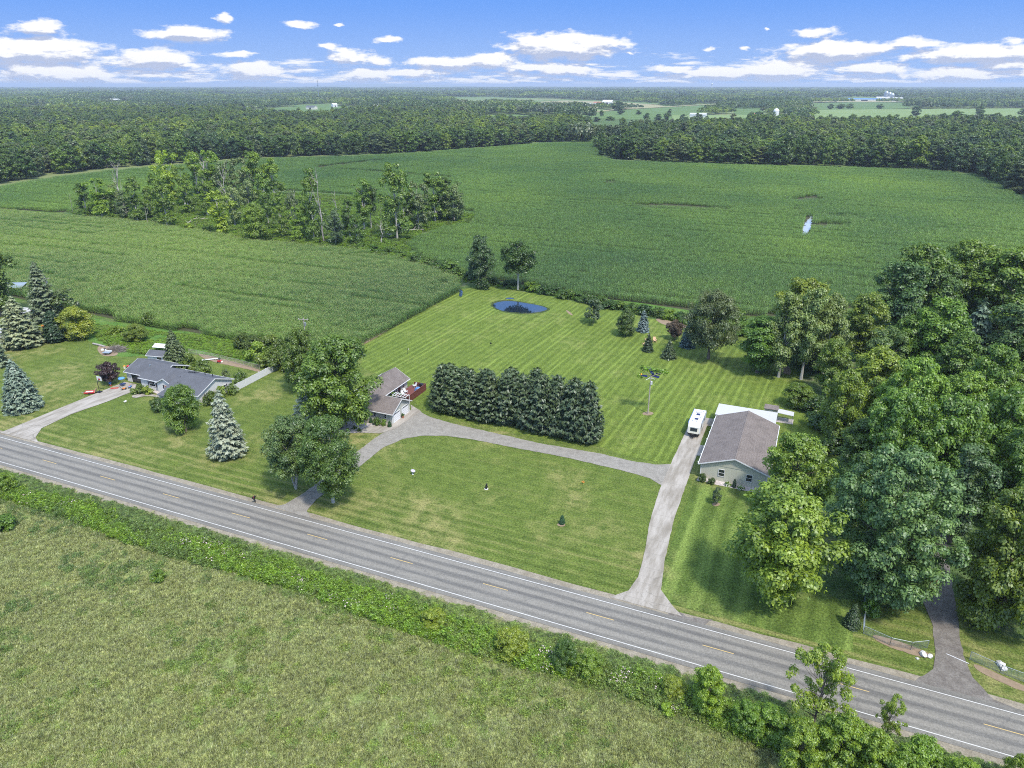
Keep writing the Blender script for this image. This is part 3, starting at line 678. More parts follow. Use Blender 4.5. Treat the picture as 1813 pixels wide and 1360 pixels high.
BACK = PP((640, 614), (700, 580), (760, 546), (818, 514), (850, 506), (960, 522), (1100, 552), (1230, 582), (1330, 602), (1400, 640), (1440, 700), (1495, 790), (1400, 800), (1290, 850), (1230, 800), (1188, 822), (1100, 806), (1060, 790), (1000, 784), (880, 762), (800, 742), (742, 722), (725, 690), (640, 650))
sheet('back_lawn', BACK, 0.024, 'lawn_back')
sheet('side_lawn', [(20.6, 6.2), (46, 6.2), (46, 41.5), (20.6, 41.5)], 0.024, 'lawn_side')
sheet('rough_grass', rough_edge(PP((140, 560), (300, 585), (440, 605), (560, 600), (640, 606), (600, 622), (520, 640), (455, 645), (400, 632), (330, 624), (262, 632), (200, 630), (165, 606), (130, 590)), 2, .5, 3), 0.03, 'rough_grass')
sheet('roadside_verge', rough_edge([(RL, -12.4), (RH, -12.4), (RH, -5.2), (RL, -5.2)], 3.0, .25, 8), 0.018, 'verge_grass')
sheet('road_shoulder', rough_edge([(RL, -5.9), (RH, -5.9), (RH, 5.0), (RL, 5.0)], .7, .16, 2), 0.040, 'shoulder_gravel')
sheet('road', rough_edge([(RL, -4.35), (RH, -4.35), (RH, 3.9), (RL, 3.9)], 1.2, .035, 4), 0.075, 'asphalt', skirt=.05)
sheet('edge_line', [(RL, -3.62), (RH, -3.62), (RH, -3.50), (RL, -3.50)], 0.080, 'paint_white'); sheet('edge_line', [(RL, 2.98), (RH, 2.98), (RH, 3.10), (RL, 3.10)], 0.080, 'paint_white')
mb = MB()
for k in range(-26, 20):
    x = k * 15.24; mb.quad((x - 1.9, -.05, .081), (x + 1.9, -.05, .081), (x + 1.9, .06, .081), (x - 1.9, .06, .081))
o = mb.build('centre_line', 'paint_yellow'); o['kind'] = 'structure'
# right concrete drive with its flared apron, and the pad the caravan stands on
DR = [(15.4, 4.2), (17.4, 6.6), (17.9, 10), (17.3, 17), (16.3, 24), (15.6, 34), (15.5, 44), (15.6, 56), (15.7, 67.5), (20.6, 67.5), (20.6, 64), (19.2, 63.6), (19.2, 54.6), (20.8, 54.4), (20.8, 50.2), (19.4, 50.0), (19.5, 40), (19.7, 27), (20.6, 15), (21.5, 8.5), (23.6, 5.9), (25.2, 4.3)]
sheet('concrete_driveway', rough_edge(DR, 1.2, .05, 6), 0.090, 'concrete', skirt=.05)
sheet('gravel_patch', rough_edge(PP((1190, 1075), (1215, 1092), (1262, 1098), (1240, 1112), (1180, 1092)), .5, .12, 7), 0.050, 'gravel_dark')
GD = PP((484, 898), (505, 893), (540, 872), (600, 826), (632, 800), (656, 782), (676, 768), (700, 758), (722, 744), (744, 729), (760, 738), (800, 750), (880, 768), (960, 786), (1060, 803), (1120, 817), (1160, 823), (1192, 822), (1187, 838), (1178, 862), (1168, 858), (1150, 847), (1100, 833), (1000, 810), (900, 791), (840, 779), (790, 772), (745, 772), (712, 778), (680, 792), (655, 812), (600, 855), (560, 885), (543, 905), (550, 918))
sheet('gravel_driveway', rough_edge(GD, 1.0, .09, 9), 0.060, 'gravel')
sheet('garage_apron', rough_edge(PP((645, 757), (668, 753), (696, 756), (729, 733), (727, 717), (746, 729), (712, 751), (700, 760), (672, 768), (630, 766)), 2, .03, 9), 0.085, 'concrete')
sheet('garage_apron', rough_edge([(-46.9, 37.2), (-39.3, 37.2), (-39.3, 47.2), (-41.1, 47.2), (-41.1, 38.75), (-46.9, 38.75)], 2, .03, 19), 0.088, 'concrete')
sheet('garden_bed', rough_edge(PP((560, 745), (600, 735), (652, 745), (668, 757), (640, 766), (600, 768), (560, 760)), 1, .15, 10), 0.080, 'garden_stone')
sheet('left_driveway', rough_edge([(-140, 4.2), (-112, 4.2), (-111.9, 20), (-111.6, 33.5), (-105.0, 33.5), (-105.0, 30), (-105.4, 24), (-106.8, 16), (-106.2, 9), (-103.5, 5.8), (-100.5, 4.4)] , 1.2, .05, 11), 0.085, 'concrete')
sheet('front_path', smoothpoly(PP((232, 700), (262, 697), (285, 702), (290, 706), (262, 701), (236, 706)), 1), 0.095, 'concrete')
RD = PP((1640, 1080), (1652, 1110), (1656, 1150), (1652, 1185), (1620, 1206), (1560, 1200), (1640, 1225), (1813, 1268), (1880, 1290), (1813, 1262), (1760, 1240), (1722, 1200), (1705, 1160), (1698, 1110), (1690, 1060), (1680, 1000), (1675, 930), (1620, 930), (1618, 1000), (1625, 1050))
sheet('gravel_lane', rough_edge(RD, .8, .12, 12), 0.060, 'gravel_dark')
sheet('gravel_bed', rough_edge([(20.9, 40.7), (33.6, 40.3), (33.4, 42.2), (21.0, 42.2)], .6, .15, 13), 0.045, 'garden_stone')
sheet('gravel_bed', smoothpoly([(-99, 31.2), (-94.2, 31.2), (-94.2, 32.8), (-104, 33.0)], 1), 0.045, 'garden_stone')
for nm, pts in (('mulch_ring', [(1134, 733), (1147, 728), (1160, 732), (1148, 737)]), ('mulch_ring', [(984, 929), (994, 925), (1003, 930), (994, 934)]), ('mulch_ring', [(1258, 893), (1268, 889), (1277, 893), (1268, 898)]),
                ('bare_earth', [(600, 618), (650, 600), (690, 578), (686, 586), (652, 606), (610, 626)]), ('bare_earth', [(345, 625), (380, 632), (450, 650), (470, 662), (430, 652), (370, 640)]),
                ('bare_earth', [(1160, 562), (1200, 568), (1230, 580), (1200, 582), (1165, 572)]), ('bare_earth', [(1001, 548), (1010, 553), (1016, 560), (1006, 556)]), ('bare_earth', [(1370, 640), (1400, 650), (1400, 668), (1372, 652)]),
                ('bare_earth', [(1538, 1122), (1580, 1132), (1625, 1148), (1650, 1160), (1640, 1168), (1560, 1142)]), ('bare_earth', [(1720, 1172), (1770, 1195), (1830, 1222), (1822, 1230), (1730, 1190)]),
                ('bare_earth', [(170, 612), (195, 612), (215, 630), (178, 632)]), ('bare_earth', [(1216, 596), (1222, 594), (1226, 597), (1220, 599)])):
    sheet(nm, rough_edge(smoothpoly(PP(*pts), 2), .5, .12, len(pts[0]) + int(pts[0][0])), 0.047, 'bare_dirt')
# standing water: the lawn puddle, the drowned corner and the wet wheel tracks in the crop
def pond(pts, amp=.25, z=.05):
    cxx = sum(p[0] for p in pts) / len(pts); cyy = sum(p[1] for p in pts) / len(pts)
    if z > .04: sheet('wet_ground', rough_edge(smoothpoly(PP(*[(cxx + (a - cxx) * 1.1, cyy + (b - cyy) * 1.22) for a, b in pts]), 2), .6, .6, int(pts[0][1])), z - .012, 'wet_grass')
    o = sheet('puddle', rough_edge(smoothpoly(PP(*pts), 2), .8, amp, int(pts[0][0])), z, 'water'); return o
pond([(868, 540), (885, 534), (905, 533), (930, 537), (955, 541), (972, 547), (960, 552), (935, 555), (905, 553), (885, 550)], .35)
pond([(893, 528), (905, 527), (912, 529), (900, 530)]); pond([(812, 512), (820, 515), (818, 526), (812, 524), (814, 518)])
pond([(1206, 571), (1222, 570), (1224, 576), (1210, 575)])
WETS = [[(1419, 414), (1424, 398), (1433, 385), (1440, 374), (1437, 385), (1436, 398), (1432, 412), (1424, 417)], [(1432, 388), (1450, 352), (1453, 352), (1440, 386), (1433, 400)],
        [(1122, 363), (1180, 362), (1240, 366), (1298, 371), (1290, 374), (1220, 371), (1130, 367)], [(1424, 399), (1455, 397), (1505, 399), (1500, 404), (1430, 404)], [(1455, 382), (1520, 383), (1526, 388), (1465, 387)],
        [(1070, 322), (1090, 321), (1092, 325), (1072, 326)], [(1395, 353), (1425, 350), (1450, 346), (1440, 356), (1420, 358)],
        [(560, 296), (600, 291), (680, 283), (684, 285), (600, 295), (562, 300)], [(600, 300), (690, 305), (800, 314), (800, 317), (690, 308), (600, 302)]]
sheet('puddle', rough_edge(smoothpoly(PP(*WETS[0]), 2), 1.5, .9, 5), .02, 'glint_water'); sheet('puddle', rough_edge(smoothpoly(PP((1456, 401), (1475, 401), (1476, 404), (1458, 404)), 2), 1, .3, 6), .02, 'glint_water') 
# crops --------------------------------------------------------------
FL = PP((-420, 372), (-150, 372), (0, 374), (130, 387), (250, 398), (400, 424), (500, 436), (600, 446), (700, 460), (760, 480), (806, 499), (813, 518), (760, 545), (640, 611), (600, 622), (520, 612), (440, 606), (330, 586), (250, 575), (160, 556), (100, 545), (0, 520), (-150, 505), (-420, 480))
FR = PP((722, 432), (760, 462), (830, 486), (900, 500), (960, 510), (1040, 526), (1120, 534), (1210, 548), (1330, 560), (1450, 560), (1560, 530), (1700, 480), (1830, 455), (2200, 440), (2500, 380), (1940, 400), (1860, 376), (1813, 354), (1775, 334), (1735, 314), (1640, 304), (1500, 299), (1200, 292), (1085, 286), (1062, 276), (1050, 254), (960, 255), (870, 263), (760, 271), (620, 279), (450, 284), (200, 304), (60, 323), (0, 334), (-200, 360), (-420, 366), (-150, 368), (0, 370), (128, 377), (150, 352), (330, 338), (520, 338), (640, 345), (760, 362), (845, 376), (838, 398), (770, 408))
sheet('crop_ground', FL, -.02, 'crop_soil'); sheet('crop_ground', FR, -.02, 'crop_soil')
sheet('hedgerow_ground', PP((110, 378), (150, 350), (330, 336), (520, 336), (640, 343), (760, 360), (850, 376), (840, 400), (770, 410), (725, 434), (760, 464), (830, 488), (1000, 520), (1210, 550), (1340, 562), (1340, 606), (1230, 584), (1100, 553), (960, 523), (850, 507), (815, 514), (806, 497), (760, 478), (700, 458), (600, 444), (500, 434), (400, 422), (250, 396)), .005, 'scrub')
sheet('grass_track', PP((1060, 528), (1130, 536), (1210, 548), (1260, 556), (1260, 566), (1200, 560), (1110, 545), (1060, 536)), .02, 'rough_grass')
WET_W = [PP(*q) for q in WETS]
lib_corn = lib('corn_library', [corn_patch(i) for i in range(3)])
lib_soy = lib('low_corn_library', [corn_patch(10 + i, 3.2, 4, 9, 2.2, False) for i in range(3)])
def crop(name, poly, coll, step, label, seed, zs=1.0, ang=0.0, far=1e9):
    rg = np.random.default_rng(seed); p = np.array(poly); ca, sa = math.cos(ang), math.sin(ang)
    q = np.stack([p[:, 0] * ca + p[:, 1] * sa, -p[:, 0] * sa + p[:, 1] * ca], 1)
    gx, gy = np.meshgrid(np.arange(q[:, 0].min(), q[:, 0].max(), step), np.arange(q[:, 1].min(), q[:, 1].max(), step)); gx = gx.ravel(); gy = gy.ravel()
    x = gx * ca - gy * sa; y = gx * sa + gy * ca
    fwd = (x - CX) * FW[0] + (y - CY) * FW[1]; lat = (x - CX) * RT[0] + (y - CY) * RT[1]
    k = inside(x, y, poly) & (np.abs(lat) < fwd * .92 + 40) & (fwd > 0)
    for w_ in WET_W: k &= ~inside(x, y, w_)
    x, y = x[k], y[k]; n_ = len(x); wv = np.sin(x * .031 + y * .017) + np.sin(x * .011 - y * .043 + 2) + .7 * np.sin(x * .09 + y * .05)
    ry = np.floor(y / step).astype(int); tb = np.random.default_rng(9).random(4000); band = tb[(ry * 7 + np.floor((x + 40 * np.sin(ry)) / 60).astype(int)) % 4000]
    s = zs * (1 + .06 * wv + rg.normal(0, .06, n_)) * np.where(band < .10, .72, np.where(band > .93, .84, 1))
    lodge = rg.random(n_) < .012; s[lodge] *= rg.uniform(.45, .75, lodge.sum())
    print(name, n_)
    return scatter(name, np.stack([x + rg.normal(0, .08, n_), y + rg.normal(0, .06, n_), 0 * x - .02, ang + math.pi * rg.integers(0, 2, n_) + rg.normal(0, .03, n_), np.ones(n_) * step / 3.1, np.ones(n_) * step / 3.1, s, rg.integers(0, 3, n_)], 1), coll, label)
crop('corn_crop', FL, lib_corn, 3.1, 'tall green tasselled corn in the nearer field', 1)
crop('corn_crop', FR, lib_soy, 3.6, 'dark green corn filling the wide far field', 2)

# grass and weeds ----------------------------------------------------
lib_mead = lib('meadow_library', [quadmesh('tuft', blades(i, 260, 1.5, .30, '', .8, .022), 'meadow_blade') for i in range(3)] + [quadmesh('tuft', blades(5, 200, 1.3, .42, '', .6, .024, leafy=.8), 'verge_blade')])
def rect(n_, x0, x1, y0, y1, rg): return rg.uniform(x0, x1, n_), rg.uniform(y0, y1, n_)
def visible(x, y, m=110, k=.80):
    fwd = (x - CX) * FW[0] + (y - CY) * FW[1]; lat = (x - CX) * RT[0] + (y - CY) * RT[1]
    return (np.abs(lat) < fwd * k + m * .3) & (fwd > 30)
rg = np.random.default_rng(77)
x, y = rect(56000, -180, 95, -105, -11.5, rg); k = visible(x, y); x, y = x[k], y[k]
cl = np.sin(x * .21 + 1.1 * np.sin(y * .17)) + np.sin(y * .33 + x * .09) + .8 * np.sin(x * .63 - y * .48); n_ = len(x)
idx = np.where(cl + rg.normal(0, 1.5, n_) > 2.6, 3, rg.integers(0, 3, n_)); s = rg.uniform(.75, 1.2, n_)
scatter('meadow_grass', np.stack([x, y, 0 * x, rg.uniform(0, 6.3, n_), s, s, s * rg.uniform(.35, .95, n_), idx], 1), lib_mead, 'rough pale green grass of the near meadow')
Wm = []
for i in range(3):
    Wm.append(quadmesh('weed', blades(20 + i, 90, 1.1, .85, '', .25, .03, leafy=7), 'weed_leaf'))
Wm.append(twomat('weed_flower', blades(24, 90, 1.1, .9, '', .25, .03, leafy=6), 'weed_leaf', leafquads(rg, np.stack([rg.normal(0, .35, 26), rg.normal(0, .35, 26), rg.uniform(.8, 1.05, 26)], 1), np.tile([0, 0, 1.], (26, 1)), .085, .07), 'flower'))
Wm.append(quadmesh('weed', blades(26, 110, 1.1, .7, '', .3, .03, leafy=5), 'verge_blade'))
lib_weed = lib('weed_library', Wm)
x, y = rect(5200, -150, 70, -12.4, -7.4, rg); edge = 8.3 + .5 * np.sin(x * .2) + .4 * np.sin(x * .07 + 1); k = visible(x, y) & (-y > edge + rg.normal(0, .35, len(x))) & (-y < 11.9 + .5 * np.sin(x * .13 + 2)); x, y = x[k], y[k]; n_ = len(x)
pt = np.sin(x * .25 + y) + np.sin(x * .09) + rg.normal(0, .7, n_); idx = np.where(rg.random(n_) < .018, 3, np.where(pt > .55, 4, rg.integers(0, 3, n_)))
fwd_s = np.clip((x + 120) / 150, .0, 1); s = rg.uniform(.7, 1.15, n_)
scatter('roadside_weeds', np.stack([x, y, 0 * x, rg.uniform(0, 6.3, n_), s * 1.2, s * 1.2, s * rg.uniform(.6, 1.15, n_), idx], 1), lib_weed, 'bright green weeds and wildflowers in the ditch')
x, y = rect(9000, -150, 70, -12.6, -5.6, rg); k = visible(x, y); x, y = x[k], y[k]; n_ = len(x); s = rg.uniform(.6, 1.1, n_)
scatter('verge_grass_tufts', np.stack([x, y, 0 * x + .01, rg.uniform(0, 6.3, n_), s, s, s * rg.uniform(.25, .6, n_), np.where(rg.random(n_) < .25, 0, 3)], 1), lib_mead, 'short dark grass of the verge')
# rough ground behind the white house, and scrub under the hedgerow
RGH = PP((150, 572), (300, 590), (440, 606), (560, 604), (630, 606), (600, 620), (520, 640), (455, 640), (400, 630), (330, 620), (262, 628), (210, 620), (175, 600))
HGR = PP((125, 378), (150, 354), (330, 342), (520, 342), (640, 350), (760, 366), (838, 380), (830, 396), (760, 408), (718, 432), (758, 470), (830, 492), (1000, 524), (1100, 540), (1200, 562), (1320, 575), (1330, 600), (1230, 580), (1100, 549), (960, 520), (850, 504), (812, 500), (760, 476), (700, 456), (600, 442), (500, 432), (400, 420), (250, 394))
def fill(poly, n_, rg):
    p = np.array(poly); x = rg.uniform(p[:, 0].min(), p[:, 0].max(), n_); y = rg.uniform(p[:, 1].min(), p[:, 1].max(), n_); k = inside(x, y, poly); return x[k], y[k]
x, y = fill(RGH, 11000, rg); n_ = len(x); pt = np.sin(x * .3) + np.sin(y * .4 + x * .1) + rg.normal(0, .5, n_); k = pt > -1.0; x, y, pt = x[k], y[k], pt[k]; n_ = len(x); s = rg.uniform(.7, 1.3, n_)
scatter('tall_weeds', np.stack([x, y, 0 * x, rg.uniform(0, 6.3, n_), s, s, s * np.clip(.3 + .16 * pt, .12, .8), rg.choice([0, 1, 2, 4], n_)], 1), lib_weed, 'unmown weeds behind the white house')
x, y = fill(HGR, 26000, rg); n_ = len(x); s = rg.uniform(1.2, 2.2, n_)
scatter('hedgerow_undergrowth', np.stack([x, y, 0 * x, rg.uniform(0, 6.3, n_), s, s, s * rg.uniform(.25, .75, n_), rg.choice([0, 1, 4, 4], n_)], 1), lib_weed, 'scrubby undergrowth beneath the hedgerow trees')
WOODFLOOR = [(36, 60), (47, 44), (48, 24), (40, 12), (90, 12), (150, 40), (150, 150), (20, 150), (16, 104), (30, 82)]
sheet('woodland_floor', rough_edge(PP((1340, 604), (1400, 640), (1440, 700), (1500, 780), (1440, 870), (1420, 1000), (1480, 1060), (1610, 1080), (1640, 1060), (1700, 1060), (1720, 1110), (1900, 1150), (2300, 1100), (2300, 600), (1813, 470), (1560, 540)), 2, .5, 14), .035, 'scrub')
# ------------------------------------------------------------------ buildings
def window(parent, x, y, z, w_, h, face, shutters=False, bars=True, label=None):
    """face: '-y','+x','-x','+y' ; x,y,z = centre on the wall plane"""
    mb = MB(); t = .09; f = .08
    def bx(a0, b0, a1, b1, d0, d1):
        if face[1] == 'y': s = -1 if face[0] == '-' else 1; y0, y1 = sorted((y + s * d0, y + s * d1)); mb.box(x + a0, y0, z + b0, x + a1, y1, z + b1)
        else: s = -1 if face[0] == '-' else 1; x0, x1 = sorted((x + s * d0, x + s * d1)); mb.box(x0, y + a0, z + b0, x1, y + a1, z + b1)
    bx(-w_ / 2 - f, -h / 2 - f, -w_ / 2, h / 2 + f, .0, t); bx(w_ / 2, -h / 2 - f, w_ / 2 + f, h / 2 + f, .0, t); bx(-w_ / 2, -h / 2 - f, w_ / 2, -h / 2, .0, t); bx(-w_ / 2, h / 2, w_ / 2, h / 2 + f, .0, t)
    if bars: bx(-w_ / 2, -.03, w_ / 2, .03, .0, t * .8); 
    fr = mb.build('window', 'white_trim', parent, label)
    mb = MB(); bx(-w_ / 2, -h / 2, w_ / 2, h / 2, .01, .035); mb.build('pane', 'window_dark', fr)
    if shutters:
        for s in (-1, 1):
            mb = MB(); a = s * (w_ / 2 + f + .19); bx(a - .17, -h / 2 - f, a + .17, h / 2 + f, .003, .05); mb.build('shutter', 'shutter_dark', fr)
def gable_walls(mb, x0, x1, y0, y1, h, ridge, axis):
    mb.box(x0, y0, -.1, x1, y1, h)
    if axis == 'y': m = (x0 + x1) / 2; mb.prism([(x0, h), (x1, h), (m, ridge)], y0, y1, 'y')
    else: m = (y0 + y1) / 2; mb.prism([(y0, h), (y1, h), (m, ridge)], x0, x1, 'x')
def gable_roof(parent, x0, x1, y0, y1, h, ridge, axis, mat, ov=.45, th=.14, mid=None, ends=(1, 1)):
    mb = MB(); tr = MB()
    if axis == 'y': a0, a1, b0, b1 = x0, x1, y0 - ov, y1 + ov
    else: a0, a1, b0, b1 = y0, y1, x0 - ov, x1 + ov
    m = (a0 + a1) / 2 if mid is None else mid; sl = (ridge - h) / (m - a0); sr = (ridge - h) / (a1 - m)
    prof = [(a0 - ov, h - sl * ov + .02), (m, ridge + .02), (a1 + ov, h - sr * ov + .02), (a1 + ov, h - sr * ov + .02 + th), (m, ridge + .02 + th), (a0 - ov, h - sl * ov + .02 + th)]
    mb.prism(prof if axis != 'y' else prof, b0, b1, 'y' if axis == 'y' else 'x')
    rf = mb.build('roof', mat, parent)
    # fascia boards along gable edges and eaves
    d = .20
    for b, s, on in ((b0, -1, ends[0]), (b1, 1, ends[1])):
        if not on: continue
        q = [(a0 - ov - .03, h - sl * ov + .03 + th), (m, ridge + .03 + th), (a1 + ov + .03, h - sr * ov + .03 + th), (a1 + ov + .03, h - sr * ov + .03 + th - d), (m, ridge + .03 + th - d), (a0 - ov - .03, h - sl * ov + .03 + th - d)]
        e0, e1 = (b + s * .002, b + s * .05); tr.prism(q, min(e0, e1), max(e0, e1), 'y' if axis == 'y' else 'x')
    for a, s, hh in ((a0 - ov, -1, h - sl * ov), (a1 + ov, 1, h - sr * ov)):
        if not any(ends): tr = MB()
        u0, u1 = sorted((a + s * .004, a + s * .12))
        if axis == 'y': tr.box(u0, b0, hh + .0, u1, b1, hh + th)
        else: tr.box(b0, u0, hh + .0, b1, u1, hh + th)
        if not any(ends): tr.build('fascia', 'white_trim', rf)
    if any(ends): tr.build('fascia', 'white_trim', rf)
    return rf
# right: sage pole building with brown shingles
r = empty('workshop_building', 'sage green building with a large brown shingled roof beside the long concrete drive', 'building', 26.9, 52.5, 0)
L = lambda x, y: (x - 26.9, y - 52.5)
x0, y0 = L(21.3, 42.0); x1, y1 = L(32.5, 62.7)
mb = MB(); gable_walls(mb, x0, x1, y0, y1, 3.0, 5.0, 'y'); mb.build('wall', 'siding_sage_vertical', r)
gb = MB(); gb.prism([(x0 - .0, 3.06), (x1 + .0, 3.06), (0, 5.0)], y0 - .05, y0 - .004, 'y'); gb.build('gable_siding', 'siding_sage', r)
gable_roof(r, x0, x1, y0, y1, 3.0, 5.0, 'y', 'shingle_brown', .45)
mb = MB(); mb.box(-.12, y0 - .45, 5.165, .12, y1 + .45, 5.2); mb.build('ridge_cap', 'shingle_brown', r)
for xx in (24.9, 29.6): window(r, xx - 26.9, y0, 1.75, .95, 1.25, '-y')
for sx in (x0, x1):
    mb = MB(); mb.box(sx - .07, y0 - .07, 0, sx + .07, y0 + .07, 2.95); mb.build('corner_trim', 'white_trim', r)
for yy in (48.0, 56.5):
    mb = MB(); mb.box(x0 - .06, yy - 52.5 - 1.7, .02, x0 - .004, yy - 52.5 + 1.7, 2.4); mb.build('garage_door', 'door_white', r)
mb = MB(); mb.box(x0 - .06, 0 - .5, .02, x0 - .004, .5, 2.1); d_ = mb.build('door', 'door_white', r); mb = MB(); mb.box(x0 - .12, .3, 1.0, x0 - .06, .38, 1.1); mb.build('handle', 'black_plastic', d_)
for k in range(7): mb = MB(); mb.box(x0 - .72, y0 + .4 + k * 3.2, 2.72, x0 - .585, y0 + .55 + k * 3.2, 2.9); mb.build('gutter_bracket', 'white_trim', r)
# white lean-to behind it
mb = MB(); PR = P(1272.9, 715.6, 3.0), P(1377.3, 730.3, 3.0)
yb = (PR[0][1] + PR[1][1]) / 2 - 52.5; xa = PR[0][0] - 26.9; xb = PR[1][0] - 26.9
mb.quad((xa, y1 - .6 + 1.1, 3.16), (xb, y1 - .6 + 1.1, 3.16), (xb, yb, 3.05), (xa, yb, 3.05)); mb.quad((xa, yb, 2.93), (xb, yb, 2.93), (xb, y1 + .5, 3.04), (xa, y1 + .5, 3.04)); mb.quad((xa, yb, 2.93), (xa, yb, 3.05), (xb, yb, 3.05), (xb, yb, 2.93)); mb.quad((xa, y1 + .5, 3.04), (xa, y1 + .5, 3.16), (xa, yb, 3.05), (xa, yb, 2.93)); mb.quad((xb, yb, 2.93), (xb, yb, 3.05), (xb, y1 + .5, 3.16), (xb, y1 + .5, 3.04))
mb.build('porch_roof', 'metal_roof', r)
for xx in (xa + .2, 0, xb - .2):
    mb = MB(); mb.box(xx - .08, yb - .25, 0, xx + .08, yb - .09, 2.94); mb.build('post', 'white_trim', r)
# small shed and dog run behind
sx, sy = P(1364, 736)
r = empty('garden_shed', 'small sage shed with a brown shed roof behind the workshop', 'shed', sx, sy)
mb = MB(); mb.box(-1.3, -1.0, 0, 1.3, 1.0, 1.9); mb.build('wall', 'siding_sage', r); mb = MB(); mb.prism([(-1.2, 1.92), (0, 2.45), (1.2, 1.92), (1.2, 2.0), (0, 2.55), (-1.2, 2.0)], -1.45, 1.45, 'x'); mb.build('roof', 'shingle_brown', r)
mb = MB(); mb.box(-.4, -1.06, .05, .4, -1.004, 1.7); mb.build('door', 'siding_grey', r)
sx, sy = P(1389, 745)
r = empty('dog_kennel', 'open wire kennel with a pale metal roof beside the small shed', 'kennel', sx, sy)
mb = MB(); mb.prism([(-1.6, 2.0), (1.6, 1.75), (1.6, 1.82), (-1.6, 2.07)], -1.1, 1.1, 'y'); mb.build('roof', 'metal_roof', r)
for a, b in ((-1.45, -.95), (1.45, -.95), (1.45, .95), (-1.45, .95)):
    mb = MB(); mb.tube([(a, b, 0), (a, b, 1.76)], .04, 6); mb.build('post', 'galvanized', r)
mb = MB()
for k in range(25):
    t = -1.45 + k * .12; mb.box(t - .006, -.955, 0, t + .006, -.945, 1.7); 
for k in range(16):
    t = -.95 + k * .12; mb.box(1.445, t - .006, 0, 1.455, t + .006, 1.7); mb.box(-1.455, t - .006, 0, -1.445, t + .006, 1.7)
for k in range(8): mb.box(-1.45, -.957, .1 + k * .2, 1.45, -.943, .112 + k * .2)
mb.build('wire_panel', 'galvanized', r); mb = MB(); mb.box(-1.7, -1.3, .03, 1.7, 1.2, .07); mb.build('floor_pad', 'garden_stone', r)
# travel trailer
r = empty('travel_trailer', 'white travel trailer with a blue side stripe parked at the end of the concrete drive', 'caravan', 17.4, 61.2)
B = MB(); B.prism([(-3.6, .6), (3.4, .6), (3.75, 1.0), (3.75, 2.5), (3.45, 3.0), (-3.3, 3.0), (-3.72, 2.2), (-3.95, 1.1)], -1.2, 1.2, 'x'); B.v = [(x, y, z) for (x, y, z) in B.v]; B.build('body', 'rv_white', r)
mb = MB(); mb.prism([(-3.60, 1.15), (3.6, 1.15), (3.6, 2.75), (-3.30, 2.75)], -1.215, -1.203, 'x'); mb.build('side_stripe', 'blue_paint', r)
mb = MB(); mb.box(-1.26, -3.5, 2.78, -1.20, 3.5, 3.03); mb.build('roof_rail', 'blue_paint', r)
mb = MB(); mb.box(1.203, -2.4, 1.5, 1.23, -1.2, 2.2); mb.build('window', 'window_dark', r)
mb = MB(); mb.box(1.203, .8, 1.5, 1.23, 2.2, 2.1); mb.build('window', 'window_dark', r)
mb = MB(); mb.box(1.203, -.7, .75, 1.235, .0, 2.55); mb.build('door', 'door_white', r)
mb = MB(); mb.tube([(1.22, -2.8, 2.85), (1.32, -2.8, 2.9), (1.32, 2.9, 2.9)], .07, 8); mb.build('awning', 'galvanized', r)
mb = MB(); mb.prism([(-3.93, .95), (-3.99, .95), (-3.76, 2.25), (-3.70, 2.25)], -1.0, 1.0, 'x'); mb.build('front_cap', 'cream_paint', r)
def slant(mb, xw, za, zb, off):   # on the raked nose
    f = lambda z: -3.95 + (z - 1.1) * (.23 / 1.1)
    mb.quad((-xw, f(za) - off, za), (xw, f(za) - off, za), (xw, f(zb) - off, zb), (-xw, f(zb) - off, zb))
    mb.quad((-xw, f(za) - off + .03, za), (-xw, f(za) - off, za), (-xw, f(zb) - off, zb), (-xw, f(zb) - off + .03, zb)); mb.quad((xw, f(za) - off, za), (xw, f(za) - off + .03, za), (xw, f(zb) - off + .03, zb), (xw, f(zb) - off, zb))
mb = MB(); slant(mb, .68, 1.45, 2.05, .09); wn = mb.build('window', 'window_dark', r); mb = MB(); slant(mb, .74, 2.08, 2.16, .10); mb.build('frame', 'galvanized', wn)
mb = MB(); mb.prism([(-3.97, .6), (-3.6, .6), (-3.6, .95), (-3.97, .95)], -1.1, 1.1, 'x'); mb.build('lower_skirt', 'black_plastic', r)
for yy, ww in ((-1.4, .30), (.9, .36)):
    mb = MB(); mb.box(-.35, yy - ww, 3.003, .35, yy + ww, 3.10); mb.box(-.30, yy - ww * .85, 3.10, .30, yy + ww * .85, 3.12); mb.build('roof_vent', 'navy_panel', r)
for (a, b) in ((.6, -.4), (.45, 2.2), (.8, 2.6), (-.55, -2.6), (.2, -2.5), (.8, .3)):
    mb = MB(); mb.tube([(a, b, 3.0), (a, b, 3.15)], .09, 8); mb.build('vent_pipe', 'galvanized', r)
mb = MB(); mb.box(-.5, 1.6, 3.003, .3, 2.5, 3.25); mb.build('air_conditioner', 'white_trim', r)
for s in (-1, 1):
    for yy in (.1, 1.05):
        mb = MB(); mb.tube([(s * 1.0, yy, .36), (s * 1.19, yy, .36)], .36, 14); wh = mb.build('wheel', 'rubber', r); mb = MB(); mb.tube([(s * 1.19, yy, .36), (s * 1.205, yy, .36)], .18, 10); mb.build('hub', 'chrome', wh)
mb = MB(); mb.tube([(-.7, -3.7, .5), (0, -5.0, .5)], .06, 6); mb.tube([(.7, -3.7, .5), (0, -5.0, .5)], .06, 6); mb.tube([(0, -4.9, .06), (0, -4.9, .75)], .05, 6); mb.box(-.3, -4.45, .5, .3, -4.0, .85); mb.build('hitch', 'black_plastic', r)
